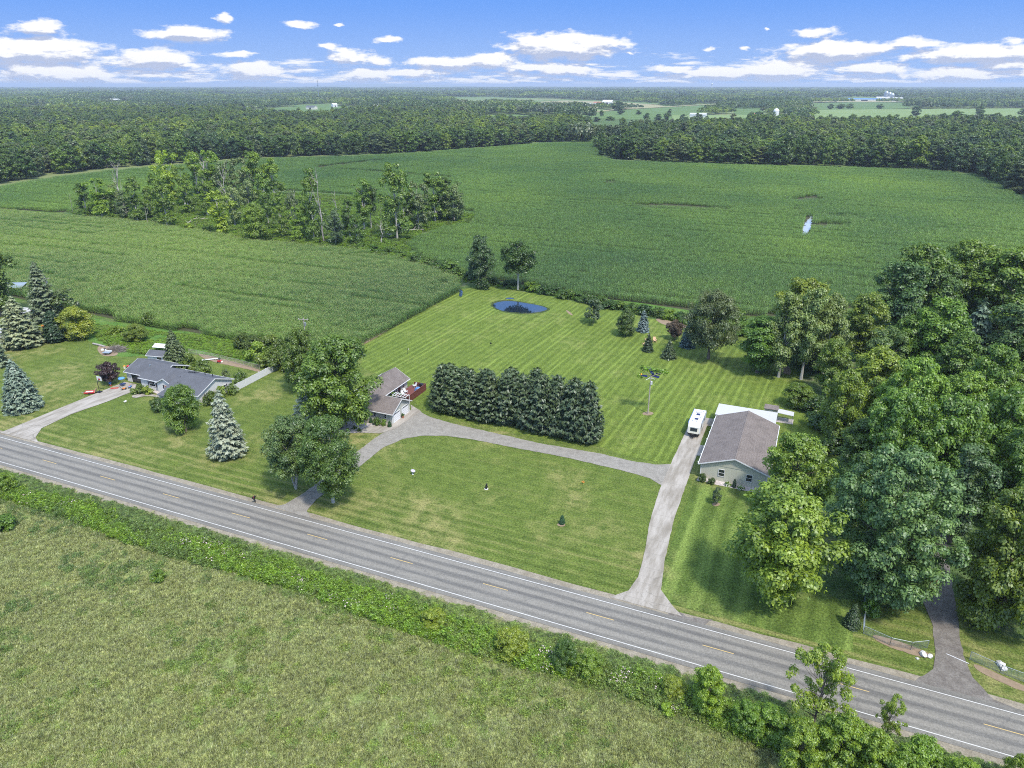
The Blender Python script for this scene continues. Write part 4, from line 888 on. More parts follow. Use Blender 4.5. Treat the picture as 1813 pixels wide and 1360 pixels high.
# centre: grey ranch house with the garage gable towards the gravel drive
r = empty('grey_house', 'small grey ranch house with brown shingles and a two door garage by the gravel drive', 'house', -47, 46, 0)
L = lambda x, y: (x + 47, y - 46)
g0 = L(-47.0, 38.9); g1 = L(-41.0, 45.7)
mb = MB(); mb.box(g0[0], g0[1], -.1, g1[0], g1[1], 2.6); mb.prism([(g0[1], 2.6), (g1[1], 2.6), ((g0[1] + g1[1]) / 2, 4.35)], g0[0], g1[0] , 'x'); mb.build('garage_wall', 'siding_grey', r)
gable_roof(r, g0[0] - 2.5, g1[0], g0[1], g1[1], 2.6, 4.35, 'x', 'shingle_brown', .5)
m0 = L(-54.2, 41.5); m1 = L(-47.6, 56.0)
mb = MB(); gable_walls(mb, m0[0], m1[0], m0[1], m1[1], 2.75, 4.7, 'y'); mb.build('wall', 'siding_grey', r)
gable_roof(r, m0[0], m1[0], m0[1], m1[1], 2.75, 4.7, 'y', 'shingle_brown', .5)
for yy in (40.65, 43.95):
    mb = MB(); dx = g1[0]; yl = yy - 46
    mb.box(dx + .004, yl - 1.3, .03, dx + .07, yl + 1.3, 2.2); gd = mb.build('garage_door', 'door_white', r)
    mb = MB()
    for k in range(4): mb.box(dx + .07, yl - 1.26, .45 + k * .42, dx + .078, yl + 1.26, .465 + k * .42)
    mb.box(dx + .07, yl - 1.1, 1.86, dx + .08, yl + 1.1, 2.06); mb.build('door_window', 'window_dark', gd)
for xx in (-42.6, -45.2): window(r, xx + 47, g0[1], 1.6, .5, .95, '-y')
for yy in (48.6, 51.2, 54.2): window(r, m1[0], yy - 46, 1.75, .8 if yy < 54 else .9, 1.2, '+x', yy < 54)
mb = MB(); mb.box(m1[0] + .004, 5.9, .7, m1[0] + .06, 7.0, 2.75); mb.build('patio_door', 'window_dark', r)
for (a, b) in ((g1[0], g0[1]), (g1[0], g1[1]), (g0[0], g0[1])):
    mb = MB(); mb.box(a - .06, b - .06, 0, a + .06, b + .06, 2.55); mb.build('corner_trim', 'white_trim', r)
# deck
r = empty('wooden_deck', 'red brown wooden deck with boarded railing behind the grey house', 'deck', -45.4, 53.4, 0)
mb = MB(); mb.box(-1.95, -3.9, .55, 1.95, 3.9, .7); mb.build('floor', 'deck_board', r)
for (a0, b0, a1, b1) in ((1.9, -3.9, 1.98, 3.95), (-1.2, 3.87, 1.9, 3.95), (-1.0, -3.98, 1.98, -3.9)):
    mb = MB(); mb.box(a0, b0, .05, a1, b1, 1.62); mb.build('railing', 'deck_board', r)
mb = MB(); mb.box(1.85, -3.95, 1.62, 2.03, 4.0, 1.68); mb.build('handrail', 'deck_board', r)
def lawn_chair(x, y, rz, mat, label, z=.0, grp=None, sc_=1.0):
    c = empty('lawn_chair', label, 'chair', x, y, z, rz, grp); c.scale = (sc_,) * 3
    mb = MB(); mb.prism([(-.3, .36), (.32, .44), (.32, .48), (-.3, .40)], -.28, .28, 'x') if False else mb.prism([(-.30, .34), (.32, .42), (.32, .46), (-.30, .38)], -.28, .28, 'x'); mb.build('seat', mat, c)
    mb = MB(); mb.prism([(-.62, 1.02), (-.56, 1.02), (-.24, .36), (-.30, .36)], -.28, .28, 'x'); mb.build('backrest', mat, c)
    for s in (-1, 1):
        mb = MB(); mb.box(s * .32 - .05, -.4, .58, s * .32 + .05, .36, .62); mb.build('armrest', mat, c)
        for yy, h_ in ((.28, .58), (-.34, .58)):
            mb = MB(); mb.box(s * .32 - .03, yy - .03, 0, s * .32 + .03, yy + .03, h_); mb.build('leg', mat, c)
    return c
lawn_chair(-45.9, 56.3, 2.6, 'white_trim', 'white chair at the back corner of the red deck', .7)
lawn_chair(-46.0, 52.6, -1.9, 'white_trim', 'white chair against the house wall on the deck', .7)
lawn_chair(-45.9, 51.2, -2.2, 'white_trim', 'white chair nearest the garage on the deck', .7)
c = empty('gas_grill', 'black covered grill in the far corner of the deck', 'grill', -44.2, 56.5, .7); mb = MB(); mb.prism([(-.5, 0), (.5, 0), (.5, .9), (.3, 1.15), (-.3, 1.15), (-.5, .9)], -.35, .35, 'y'); mb.build('cover', 'black_plastic', c)
mb = MB(); mb.box(-.9, -.25, .55, -.52, .25, .6); mb.build('side_shelf', 'black_plastic', c)
c = empty('covered_table', 'blue covered table against the deck railing', 'table', -44.3, 55.0, .7); mb = MB(); mb.prism([(-.55, 0), (.55, 0), (.48, .62), (.2, .72), (-.2, .72), (-.48, .62)], -.5, .5, 'y'); mb.build('cover', 'tarp_blue', c)
mb = MB(); mb.tube([(0, 0, .7), (0, 0, .8)], .12, 8); mb.build('knob', 'blue_paint', c)
c = empty('white_pergola', 'low white slatted pergola between the garage and the deck', 'pergola', -44.4, 48.3, 0)
for k in range(6):
    mb = MB(); mb.box(-1.9 + k * .65, -.9, 2.2, -1.82 + k * .65, .9, 2.32); mb.build('slat', 'white_trim', c)
for s in (-1, 1):
    mb = MB(); mb.box(-2, s * .7 - .05, 2.08, 1.6, s * .7 + .05, 2.2); mb.build('beam', 'white_trim', c)
    for xx in (-1.9, 1.5): mb = MB(); mb.box(xx - .05, s * .7 - .05, 0, xx + .05, s * .7 + .05, 2.08); mb.build('post', 'white_trim', c)
# left: white ranch house, grey shingles
r = empty('white_house', 'long white ranch house with grey roof and dark shutters at the left drive', 'house', -96, 36, 0)
L = lambda x, y: (x + 96, y - 36)
a = L(-111.4, 34.3); b = L(-105.2, 42.6); mb = MB(); gable_walls(mb, a[0], b[0], a[1], b[1], 2.5, 4.15, 'x'); mb.build('garage_wall', 'siding_white', r)
gable_roof(r, a[0], b[0] + 4.2, a[1], b[1], 2.5, 4.15, 'x', 'shingle_grey', .4, ends=(1, 1))
a2 = L(-105.2, 32.9); b2 = L(-94.0, 40.4); mb = MB(); gable_walls(mb, a2[0], b2[0], a2[1], b2[1], 2.5, 4.3, 'x'); mb.build('wall', 'siding_white', r)
gable_roof(r, a2[0] , b2[0], a2[1], b2[1], 2.5, 4.3, 'x', 'shingle_grey', .35, ends=(0, 0))
a3 = L(-94.0, 30.2); b3 = L(-84.9, 40.3); mb = MB(); gable_walls(mb, a3[0], b3[0], a3[1], b3[1], 2.5, 4.5, 'x'); mb.build('wall', 'siding_white', r)
gable_roof(r, a3[0] - .2, b3[0], a3[1], b3[1], 2.5, 4.5, 'x', 'shingle_grey', .4, ends=(0, 1))
a4 = L(-99.2, 32.2); b4 = L(-94.4, 38.0); mb = MB(); gable_walls(mb, a4[0], b4[0], a4[1], b4[1], 2.45, 3.75, 'y'); mb.build('entry_wall', 'siding_white', r)
gable_roof(r, a4[0], b4[0], a4[1], b4[1], 2.45, 3.75, 'y', 'shingle_grey', .35)
a5 = L(-93.6, 27.6); b5 = L(-88.5, 30.4); mb = MB(); mb.box(a5[0], a5[1], 0, b5[0], b5[1] - .2, 2.2); mb.build('front_wing', 'siding_white', r)
mb = MB(); mb.prism([(a5[1] - .35, 2.22), (b5[1] + .1, 2.75), (b5[1] + .1, 2.87), (a5[1] - .35, 2.34)], a5[0] - .3, b5[0] + .3, 'x'); mb.build('roof', 'shingle_grey', r)
window(r, a2[0] + 3.6, a2[1], 1.45, 1.9, 1.15, '-y', True); window(r, a5[0] + 1.3, a5[1], 1.25, .8, 1.0, '-y', True); window(r, b3[0], b3[1] - 2.4, 1.45, .9, 1.0, '+x', True); window(r, b3[0], a3[1] + 2.6, 1.45, .9, 1.0, '+x', True)
window(r, a3[0] + 6.8, a3[1], 1.45, 1.1, 1.1, '-y', True)
mb = MB(); mb.box(a4[0] + 2.3, a4[1] - .06, .05, a4[0] + 3.3, a4[1] - .004, 2.1); d_ = mb.build('door', 'terracotta', r, 'red brown front door')
for s in (0, 1): mb = MB(); mb.box(a4[0] + 1.75 + s * 1.75, a4[1] - .07, .05, a4[0] + 2.1 + s * 1.75, a4[1] - .004, 2.15); mb.build('shutter', 'shutter_dark', d_)
mb = MB(); mb.box(a[0] + 1.6, a[1] - .03, .02, a[0] + 4.6, a[1] - .004, 2.15); mb.build('garage_opening', 'window_dark', r)
for xx in (a[0] + 1.5, a[0] + 4.7): mb = MB(); mb.box(xx - .1, a[1] - .08, 0, xx + .1, a[1] - .004, 2.25); mb.build('door_jamb', 'white_trim', r)
for (xx, yy, zz) in ((-100, 1.9, 3.9), (-6.5, 2.4, 3.6), (3.5, 1.2, 4.1), (5.5, 2.2, 3.9), (2.6, -2.2, 4.0), (8.2, 1.8, 4.0)):
    if xx < -90: continue
    mb = MB(); mb.tube([(xx, yy, zz - .5), (xx, yy, zz + .25)], .09, 8); mb.build('vent_pipe', 'black_plastic', r)
mb = MB(); mb.tube([(-9.0, -.1, 3.7), (-9.0, -.1, 4.45)], .14, 8); mb.tube([(-9.0, -.1, 4.45), (-9.0, -.1, 4.55)], .22, 8); mb.build('chimney', 'galvanized', r)
# shed with grey roof behind the white house
x, y = P(284, 640); r = empty('storage_shed', 'small white shed with grey roof behind the white house', 'shed', x, y, 0, .2)
mb = MB(); gable_walls(mb, -2.2, 2.2, -1.6, 1.6, 2.1, 2.9, 'x'); mb.build('wall', 'siding_white', r); gable_roof(r, -2.2, 2.2, -1.6, 1.6, 2.1, 2.9, 'x', 'shingle_grey', .25)
mb = MB(); mb.box(.6, -1.66, 0, 1.7, -1.604, 1.9); mb.build('door', 'window_dark', r)
x, y = P(292, 625); r = empty('tarp_canopy', 'pale tarpaulin canopy just behind the white shed', 'canopy', x, y, 0, .2)
mb = MB(); mb.prism([(-1.4, 1.9), (0, 2.5), (1.4, 1.9), (1.4, 1.95), (0, 2.56), (-1.4, 1.95)], -2.4, 2.4, 'x'); mb.build('cover', 'white_trim', r)
for a_ in (-2.3, 2.3):
    for b_ in (-1.3, 1.3): mb = MB(); mb.tube([(a_, b_, 0), (a_, b_, 1.92)], .04, 5); mb.build('pole', 'galvanized', r)
# mobile home at the left edge
x, y = P(-18, 604); r = empty('mobile_home', 'white flat roofed home with an orange deck at the left edge', 'house', x, y, 0, R_(8))
mb = MB(); mb.box(-8, -2, 0, 5.2, 3.2, 2.6); mb.build('wall', 'siding_white', r); mb = MB(); mb.prism([(-2.4, 2.62), (.6, 3.1), (3.5, 2.62), (3.5, 2.74), (.6, 3.25), (-2.4, 2.74)], -8.3, 5.5, 'x'); mb.build('roof', 'metal_roof', r)
window(r, 2.0, -2, 1.5, 1.0, 1.0, '-y'); mb = MB(); mb.box(-1.5, -5.4, .0, 4.6, -2.05, .6); mb.box(-1.5, -5.42, .6, 4.6, -5.34, 1.5); mb.box(4.55, -5.3, .6, 4.63, -2.1, 1.5); mb.build('deck', 'orange_paint', r)
x, y = P(46, 562); r = empty('white_shed', 'low white shed seen behind the grey spruce at left', 'shed', x, y, 0, .1)
mb = MB(); gable_walls(mb, -3.5, 3.5, -2, 2, 2.2, 3.0, 'x'); mb.build('wall', 'siding_white', r); gable_roof(r, -3.5, 3.5, -2, 2, 2.2, 3.0, 'x', 'metal_roof', .25)
mb = MB(); mb.box(-1, -2.06, 0, 1, -2.004, 1.9); mb.build('door', 'window_dark', r)
x, y = P(22, 520); r = empty('cattle_shelter', 'open timber lean-to with a grey roof at the corn edge', 'shed', x, y, 0, .5)
mb = MB(); mb.prism([(-2, 2.4), (2, 3.2), (2, 3.32), (-2, 2.52)], -4.5, 4.5, 'x'); mb.build('roof', 'galvanized', r); mb = MB(); mb.box(-4.2, 1.7, 0, 4.2, 1.8, 3.1); mb.build('wall', 'wood_pole', r)
for xx in (-4, 0, 4): mb = MB(); mb.box(xx - .08, -1.9, 0, xx + .08, -1.74, 2.45); mb.build('post', 'wood_pole', r)

# ------------------------------------------------------------------ fences
def panel_fence(pa, pb, h, name, label, seg=2.4):
    (ax, ay), (bx, by) = pa, pb; Ld = math.hypot(bx - ax, by - ay); r = empty(name, label, 'fence', ax, ay, 0, math.atan2(by - ay, bx - ax)); k = max(1, round(Ld / seg)); s = Ld / k
    for i in range(k):
        mb = MB(); mb.box(i * s + .06, -.025, .08, (i + 1) * s - .06, .025, h); mb.build('panel', 'vinyl_fence', r)
    for i in range(k + 1):
        mb = MB(); mb.box(i * s - .06, -.07, 0, i * s + .06, .07, h + .12); mb.build('post', 'white_trim', r)
panel_fence(P(411, 697), P(494, 653), 1.75, 'vinyl_fence', 'white vinyl privacy fence beside the white house')
def chain_fence(pts, h, label, wire='galvanized', seg=3.0, pr=.035):
    ox, oy = pts[0]; r = empty('chain_link_fence', label, 'fence', ox, oy)
    rail = MB(); net = MB()
    for (ax, ay), (bx, by) in zip(pts, pts[1:]):
        Ld = math.hypot(bx - ax, by - ay); k = max(1, round(Ld / seg)); ux, uy = (bx - ax) / Ld, (by - ay) / Ld
        rail.tube([(ax - ox, ay - oy, h), (bx - ox, by - oy, h)], pr * .8, 6)
        for i in range(k + 1): mb = MB(); mb.tube([(ax - ox + ux * Ld * i / k, ay - oy + uy * Ld * i / k, 0), (ax - ox + ux * Ld * i / k, ay - oy + uy * Ld * i / k, h + .05)], pr, 6); mb.build('post', wire, r)
        q = np.arange(-h, Ld, .16)
        for d_ in (1, -1):
            for s0 in q:
                t0, t1 = max(0, s0), min(Ld, s0 + h)
                z0, z1 = (t0 - s0), (t1 - s0)
                if d_ < 0: z0, z1 = h - z0, h - z1
                net.tube([(ax - ox + ux * t0, ay - oy + uy * t0, max(.03, z0)), (ax - ox + ux * t1, ay - oy + uy * t1, max(.03, z1))], .006, 3, False)
    rail.build('top_rail', wire, r); net.build('wire_mesh', wire, r)
chain_fence([P(1531, 1052), P(1528, 1122), P(1575, 1143), P(1612, 1151), P(1641, 1148)], 1.25, 'galvanized chain link fence left of the gravel lane')
chain_fence([P(1716, 1168), P(1770, 1192), P(1850, 1222)], 1.25, 'galvanized chain link fence right of the gravel lane')
chain_fence([P(335, 626), P(390, 637), P(460, 655)], 1.3, 'weathered wire fence behind the white house yard', 'dead_wood')
x, y = P(1700, 1172); r = empty('gate_pole', 'thin pale pole lying beside the right lane fence', 'pole', x, y); mb = MB(); mb.tube([(-1.4, .8, .06), (0.9, 0, .08)], .05, 6); mb.build('bar', 'white_trim', r)
def rock(px, py, s, label, seed):
    x, y = P(px, py); rg = np.random.default_rng(seed); mb = MB(); mb.sphere((0, 0, s * .4), s, 9, 6, (1, .75, .62), .22, rg); o = mb.build('boulder', 'rock'); o.location = (x, y, 0); o.rotation_euler = (0, 0, rg.uniform(0, 3)); tag(o, label, 'rock')
rock(1634, 1160, .52, 'white boulder by the left lane fence end', 1); rock(1646, 1163, .38, 'smaller tan stone touching the white boulder', 2); rock(1771, 1178, .55, 'large pale boulder right of the gravel lane', 3); rock(1777, 1186, .4, 'small pale stone just below the right boulder', 4); rock(222, 712, .35, 'flat pale stone in the left lawn', 5)
rock(1624, 1167, .22, 'smallest stone beside the left lane fence', 6)

# ------------------------------------------------------------------ poles and small objects
def pole(px, py, h, label, arm=2.4, rz=0.0, trans=False, name='utility_pole'):
    x, y = P(px, py); r = empty(name, label, 'pole', x, y, 0, rz)
    mb = MB(); mb.tube([(0, 0, -.2), (0, 0, h)], [.15, .10], 9); mb.build('post', 'wood_pole', r)
    if arm: mb = MB(); mb.box(-arm / 2, -.17, h - .45, arm / 2, -.09, h - .3); cr = mb.build('crossarm', 'wood_pole', r)
    for k in ((-1, 0, 1) if arm else ()):
        mb = MB(); mb.tube([(k * arm * .45, -.13, h - .3), (k * arm * .45, -.13, h - .1)], .05, 6); mb.build('insulator', 'white_trim', cr)
    if trans: mb = MB(); mb.tube([(.3, 0, h - 1.9), (.3, 0, h - 1.2)], .24, 10); mb.build('transformer', 'galvanized', r)
    return r
pole(97, 560, 12.2, 'wooden utility pole behind the tall grey spruce', 2.6, .3, True); pole(549, 664, 14.5, 'wooden utility pole rising between the dark trees behind the grey house', 2.6, .2, True)
r = pole(1147, 733, 9.0, 'pale pole in the back lawn topped by dark blue panels and green vine', 0, 0, False, 'yard_pole')
mb = MB(); mb.box(.08, -.2, 6.9, .42, .15, 7.6); mb.build('meter_box', 'white_trim', r)
mb = MB(); mb.tube([(-.9, -.4, 7.9), (.7, .4, 8.9)], .05, 6); mb.tube([(-.6, .5, 8.2), (.9, -.3, 8.3)], .05, 6); mb.build('bracket', 'white_trim', r)
for (a, b, c_, w1, w2, rz_) in ((-1.5, 0, 8.6, .75, .28, .3), (.9, .2, 8.8, .85, .3, -.2), (-.1, .6, 9.6, .35, .95, .7), (-.6, 1.2, 9.9, .6, .25, .1), (1.3, .8, 9.2, .5, .22, .2)):
    mb = MB(); mb.box(-w1, -w2, -.02, w1, w2, .02); o = mb.build('dark_panel', 'navy_panel', r); o.location = (a, b, c_); o.rotation_euler = (.35, .1, rz_)
rgv = np.random.default_rng(5); k = 420; C = np.stack([rgv.uniform(-2.6, 3.4, k), rgv.normal(1.0, .45, k), 9.75 + rgv.normal(0, .25, k)], 1); C[:60] = np.stack([rgv.uniform(-2.9, -1.6, 60), rgv.normal(0, .4, 60), 8.4 + rgv.normal(0, .3, 60)], 1)
link('vine', quadmesh('vine', leafquads(rgv, C, np.tile([0, 0, 1.], (k, 1)), .30, .15, .6, np.tile([2.5, 0, 0], (k, 1))), 'weed_leaf'), r)
mb = MB(); mb.sphere((-2.0, -.2, 8.9), .2, 7, 5); mb.build('yellow_bloom', 'yellow_bloom', r)
for i, (xa_, xb_) in enumerate(((-2.4, 0), (0, 3.0))):
    mb = MB(); mb.tube([(0, 0, 8.7), (xb_ * .5 + xa_ * .5, .6, 9.3), (xa_ + xb_, 1.0, 9.7)], .05, 5); mb.build('vine_stem', 'wood_pole', r)
def mailbox():
    x, y = P(452, 890); r = empty('mailbox', 'black mailbox on a post at the road edge by the gravel drive', 'mailbox', x, y, 0, 0)
    mb = MB(); mb.box(-.07, -.07, 0, .07, .07, 1.0); mb.build('post', 'black_plastic', r); mb = MB(); mb.box(-.05, -.35, .72, .05, .07, .8); mb.build('brace', 'black_plastic', r)
    mb = MB(); mb.prism([(-.14, 1.0), (.14, 1.0), (.14, 1.2), (.08, 1.3), (-.08, 1.3), (-.14, 1.2)], -.5, .2, 'y'); mb.build('box', 'black_plastic', r); mb = MB(); mb.box(.142, -.35, 1.15, .165, -.3, 1.42); mb.build('flag', 'red_paint', r)
mailbox()
# dark metal rearing-deer lawn statue with the mown ring in front of it
def statue():
    x, y = P(861, 866); o = bpy.data.objects.new('lawn_statue', None)
    rs = empty('lawn_statue', 'dark upright animal statue standing in the front lawn', 'statue', x, y, 0, -.4)
    mb = MB(); mb.tube([(0, 0, 0), (.02, 0, .45), (0, 0, .8)], [.16, .20, .15], 8); mb.tube([(0, 0, .75), (.08, 0, 1.0), (.12, 0, 1.1)], [.13, .12, .07], 8); mb.tube([(.08, 0, 1.0), (.3, 0, .98)], [.09, .04], 6)
    for s in (-1, 1): mb.tube([(0, s * .1, .7), (.28, s * .14, .55), (.35, s * .1, .75)], [.06, .05, .03], 5); mb.tube([(.0, s * .1, .3), (.02, s * .14, 0)], [.1, .07], 6); mb.tube([(.05, s * .06, 1.1), (.0, s * .16, 1.25)], [.03, .012], 4)
    mb.build('body', 'black_plastic', rs); mb = MB(); mb.tube([(0, 0, 0), (0, 0, .06)], .35, 12); mb.build('base', 'rock', rs)
statue()
cx_, cy_ = P(857, 882); mb = MB()
for i in range(40):
    a = i / 40 * 6.2832; b = (i + 1) / 40 * 6.2832; mb.quad(*[(cx_ + math.cos(t) * q, cy_ + math.sin(t) * q, .035) for t, q in ((a, 2.05), (a, 2.3 + .12 * math.sin(i * 1.7)), (b, 2.3 + .12 * math.sin((i + 1) * 1.7)), (b, 2.05))])
o = mb.build('grass_ring', 'lawn_side'); o['kind'] = 'structure'
x, y = P(731, 840); r = empty('bird_bath', 'small white bird bath in the front lawn', 'bird bath', x, y); mb = MB(); mb.tube([(0, 0, 0), (0, 0, .1), (0, 0, .62)], [.18, .08, .08], 8); mb.build('pedestal', 'white_trim', r); mb = MB(); mb.tube([(0, 0, .6), (.05, 0, .68), (.08, 0, .78)], [.12, .38, .42], 12); mb.build('bowl', 'lavender_plastic', r)
x, y = P(1032, 858); r = empty('orange_flower', 'small orange flowers alone in the front lawn', 'flower', x, y)
mb = MB()
for i in range(5): mb.tube([(0, 0, 0), (math.cos(i) * .15, math.sin(i) * .15, .5)], .02, 4)
mb.build('stem', 'weed_leaf', r); mb = MB()
for i in range(7): mb.sphere((math.cos(i * .9) * .2, math.sin(i * .9) * .2, .5 + .05 * (i % 3)), .08, 6, 4)
mb.build('bloom', 'orange_paint', r)
x, y = P(722, 628); r = empty('feeder_hook', 'thin metal shepherd hook with a feeder in the back lawn', 'bird feeder', x, y); mb = MB(); mb.tube([(0, 0, 0), (0, 0, 1.7), (.12, 0, 1.95), (.3, 0, 1.9), (.32, 0, 1.75)], .03, 6); mb.build('hook', 'black_plastic', r); mb = MB(); mb.tube([(.32, 0, 1.4), (.32, 0, 1.7)], .09, 8); mb.build('feeder', 'cream_paint', r)
x, y = P(869, 612); r = empty('garden_stake', 'small dark ornament on a stake in the middle of the back lawn', 'ornament', x, y); mb = MB(); mb.tube([(0, 0, 0), (0, 0, .7)], .04, 5); mb.build('stake', 'black_plastic', r); mb = MB(); mb.prism([(-.25, .5), (.2, .5), (.3, .75), (.05, .95), (-.2, .8)], -.05, .05, 'y'); mb.build('figure', 'black_plastic', r)
for i, (px, py, rz_, lb) in enumerate(((1145, 601, 2.2, 'tan wooden chair behind the dark little spruce, left of its tip'), (1159, 602, 3.6, 'tan wooden chair right of the dark little spruce'), (1141, 608, 1.2, 'tan wooden chair low at the left of the dark little spruce'))): 
    x, y = P(px, py + 4); lawn_chair(x, y, rz_, 'tan_wood', lb, 0, None, 1.3)
# family clutter by the white house
def basketball():
    x, y = P(176.6, 695); r = empty('basketball_hoop', 'portable basketball hoop beside the left drive', 'basketball hoop', x, y, 0, R_(180))
    mb = MB(); mb.box(-.5, -.4, 0, .5, .5, .25); mb.build('base', 'black_plastic', r); mb = MB(); mb.tube([(0, 0, .2), (0, 0, 2.5), (0, -.6, 3.1)], .06, 8); mb.build('pole', 'black_plastic', r)
    mb = MB(); mb.box(-.75, .58, 2.7, .75, .64, 3.7); b_ = mb.build('backboard', 'white_trim', r); b_.location = (0, -1.25, 0); mb = MB(); mb.box(-.3, -.675, 2.85, .3, -.67, 3.25); mb.build('target_mark', 'red_paint', b_).location = (0, 1.345, 0)
    mb = MB(); pts = [(math.cos(t) * .23, -.95 + math.sin(t) * .23, 3.0) for t in np.linspace(0, 6.283, 15)]; mb.tube(pts, .015, 4, False); mb.build('rim', 'orange_paint', r)
basketball()
x, y = P(160, 697); r = empty('utility_trailer', 'low red and white trailer with a ramp beside the left drive', 'trailer', x, y, 0, .55); r.scale = (.72, .72, .72)
mb = MB(); mb.box(-1.6, -.8, .4, 1.6, .8, .5); mb.box(-1.6, -.8, .5, 1.6, -.74, .8); mb.box(-1.6, .74, .5, 1.6, .8, .8); mb.build('bed', 'red_paint', r); mb = MB(); mb.prism([(1.55, .5), (1.65, .5), (2.0, 1.6), (1.9, 1.6)], -.75, .75, 'y'); mb.build('ramp', 'tan_wood', r)
mb = MB(); mb.box(-1.2, -.5, .5, .9, .5, .72); mb.build('load', 'white_trim', r)
for s in (-1, 1): mb = MB(); mb.tube([(0, s * .82, .3), (0, s * .98, .3)], .3, 12); mb.build('wheel', 'rubber', r)
mb = MB(); mb.tube([(-1.6, -.5, .45), (-2.5, 0, .45)], .04, 5); mb.tube([(-1.6, .5, .45), (-2.5, 0, .45)], .04, 5); mb.build('drawbar', 'galvanized', r)
def toy(px, py, parts, name, label, cat, rz=0):
    x, y = P(px, py); r = empty(name, label, cat, x, y, 0, rz)
    for (pn, mt, kind, a) in parts:
        mb = MB()
        if kind == 'box': mb.box(*a)
        elif kind == 'tube': mb.tube(*a)
        else: mb.sphere(*a)
        mb.build(pn, mt, r)
toy(218, 684, [('canopy', 'tarp_blue', 'sphere', ((0, 0, 2.0), .75, 10, 6, (1, 1, .35))), ('pole', 'galvanized', 'tube', ([(0, 0, 0), (0, 0, 2.2)], .04, 6)), ('table', 'navy_panel', 'box', (-.5, -.5, .6, .5, .5, .68))], 'play_table', 'blue canopied play table in front of the open garage', 'toy')
toy(220, 690, [('body', 'orange_paint', 'box', (-.35, -.22, .2, .35, .22, .42)), ('handle', 'black_plastic', 'tube', ([(-.5, 0, .4), (-.9, 0, 1.0)], .04, 6)), ('wheel', 'rubber', 'tube', ([(.3, -.36, .2), (.3, .36, .2)], .2, 10)), ('wheel', 'rubber', 'tube', ([(-.3, -.36, .2), (-.3, .36, .2)], .2, 10))], 'lawn_mower', 'orange push mower on the drive by the garage', 'mower', .8)
toy(231, 687, [('seat', 'tarp_blue', 'box', (-.4, -.2, .3, .4, .2, .5)), ('frame', 'red_paint', 'tube', ([(-.4, 0, .3), (0, 0, .7), (.5, 0, .25)], .05, 6)), ('wheel', 'rubber', 'tube', ([(.5, -.05, .2), (.5, .05, .2)], .2, 10)), ('wheel', 'rubber', 'tube', ([(-.45, -.25, .18), (-.45, .25, .18)], .18, 10))], 'tricycle', 'red and blue tricycle at the garage door', 'toy', 2)
toy(196, 683, [('base', 'red_paint', 'box', (-.2, -.2, 0, .2, .2, .15)), ('ball', 'blue_paint', 'sphere', ((0, 0, .75), .32, 10, 6)), ('stem', 'white_trim', 'tube', ([(0, 0, .1), (0, 0, .6)], .07, 6))], 'play_post', 'blue ball on a post toy left of the drive end', 'toy')
toy(203, 688, [('hull', 'red_paint', 'box', (-.8, -.28, .05, .8, .28, .22)), ('rim', 'terracotta', 'box', (-.7, -.22, .22, .7, .22, .26))], 'plastic_sled', 'red plastic sled lying on the lawn by the drive', 'toy', .5)
toy(231, 652, [('body', 'red_paint', 'box', (-.7, -.4, .3, .7, .4, .75)), ('hood', 'black_plastic', 'box', (-.1, -.38, .75, .7, .38, 1.05)), ('wheel', 'rubber', 'tube', ([(.45, -.5, .28), (.45, .5, .28)], .28, 10)), ('wheel', 'rubber', 'tube', ([(-.45, -.5, .28), (-.45, .5, .28)], .28, 10))], 'riding_mower', 'red and black riding mower at the left end of the white house', 'mower', .5)
toy(221, 653, [('drum', 'cream_paint', 'tube', ([(0, 0, 0), (0, 0, .7)], [.25, .28], 10)), ('lid', 'yellow_bloom', 'tube', ([(0, 0, .7), (0, 0, .76)], .3, 10))], 'storage_drum', 'cream drum with a yellow lid beside the riding mower', 'bin')
toy(389, 642, [('seat', 'red_paint', 'box', (-.5, -.3, .3, .5, .3, .6)), ('roof', 'black_plastic', 'box', (-.3, -.3, .95, .3, .3, 1.05)), ('post', 'black_plastic', 'tube', ([(0, 0, .6), (0, 0, .95)], .05, 6)), ('bag', 'cream_paint', 'sphere', ((.7, -.1, .25), .3, 8, 5)), ('wheel', 'rubber', 'tube', ([(-.35, -.35, .2), (-.35, .35, .2)], .2, 10))], 'ride_on_toy', 'red and black ride-on toy in the white house yard', 'toy', .3)
toy(372, 638, [('board', 'white_trim', 'box', (-1.9, -.3, .25, 1.9, .3, .33)), ('trestle', 'wood_pole', 'box', (-1.4, -.25, 0, -1.25, .25, .25)), ('trestle', 'wood_pole', 'box', (1.25, -.25, 0, 1.4, .25, .25))], 'plank_bench', 'long pale plank bench in the yard behind the white house', 'bench', .75)
toy(190, 627, [('tray', 'galvanized', 'box', (-1.0, -.7, .45, 1.0, .7, .55)), ('side', 'white_trim', 'box', (-1.0, .66, .55, 1.0, .72, .85)), ('wheel', 'rubber', 'tube', ([(0, -.8, .25), (0, .8, .25)], .25, 10))], 'garden_cart', 'grey flat garden cart beside the brush pile', 'cart', .3)
toy(182, 622, [('sack', 'cream_paint', 'sphere', ((0, 0, .3), .45, 8, 5)), ('bucket', 'white_trim', 'tube', ([(.7, .4, 0), (.7, .4, .5)], [.18, .22], 8)), ('bucket', 'black_plastic', 'tube', ([(-.1, .8, 0), (-.1, .8, .5)], [.18, .22], 8))], 'junk_heap', 'pale sack and two buckets on bare soil near the cart', 'sacks')
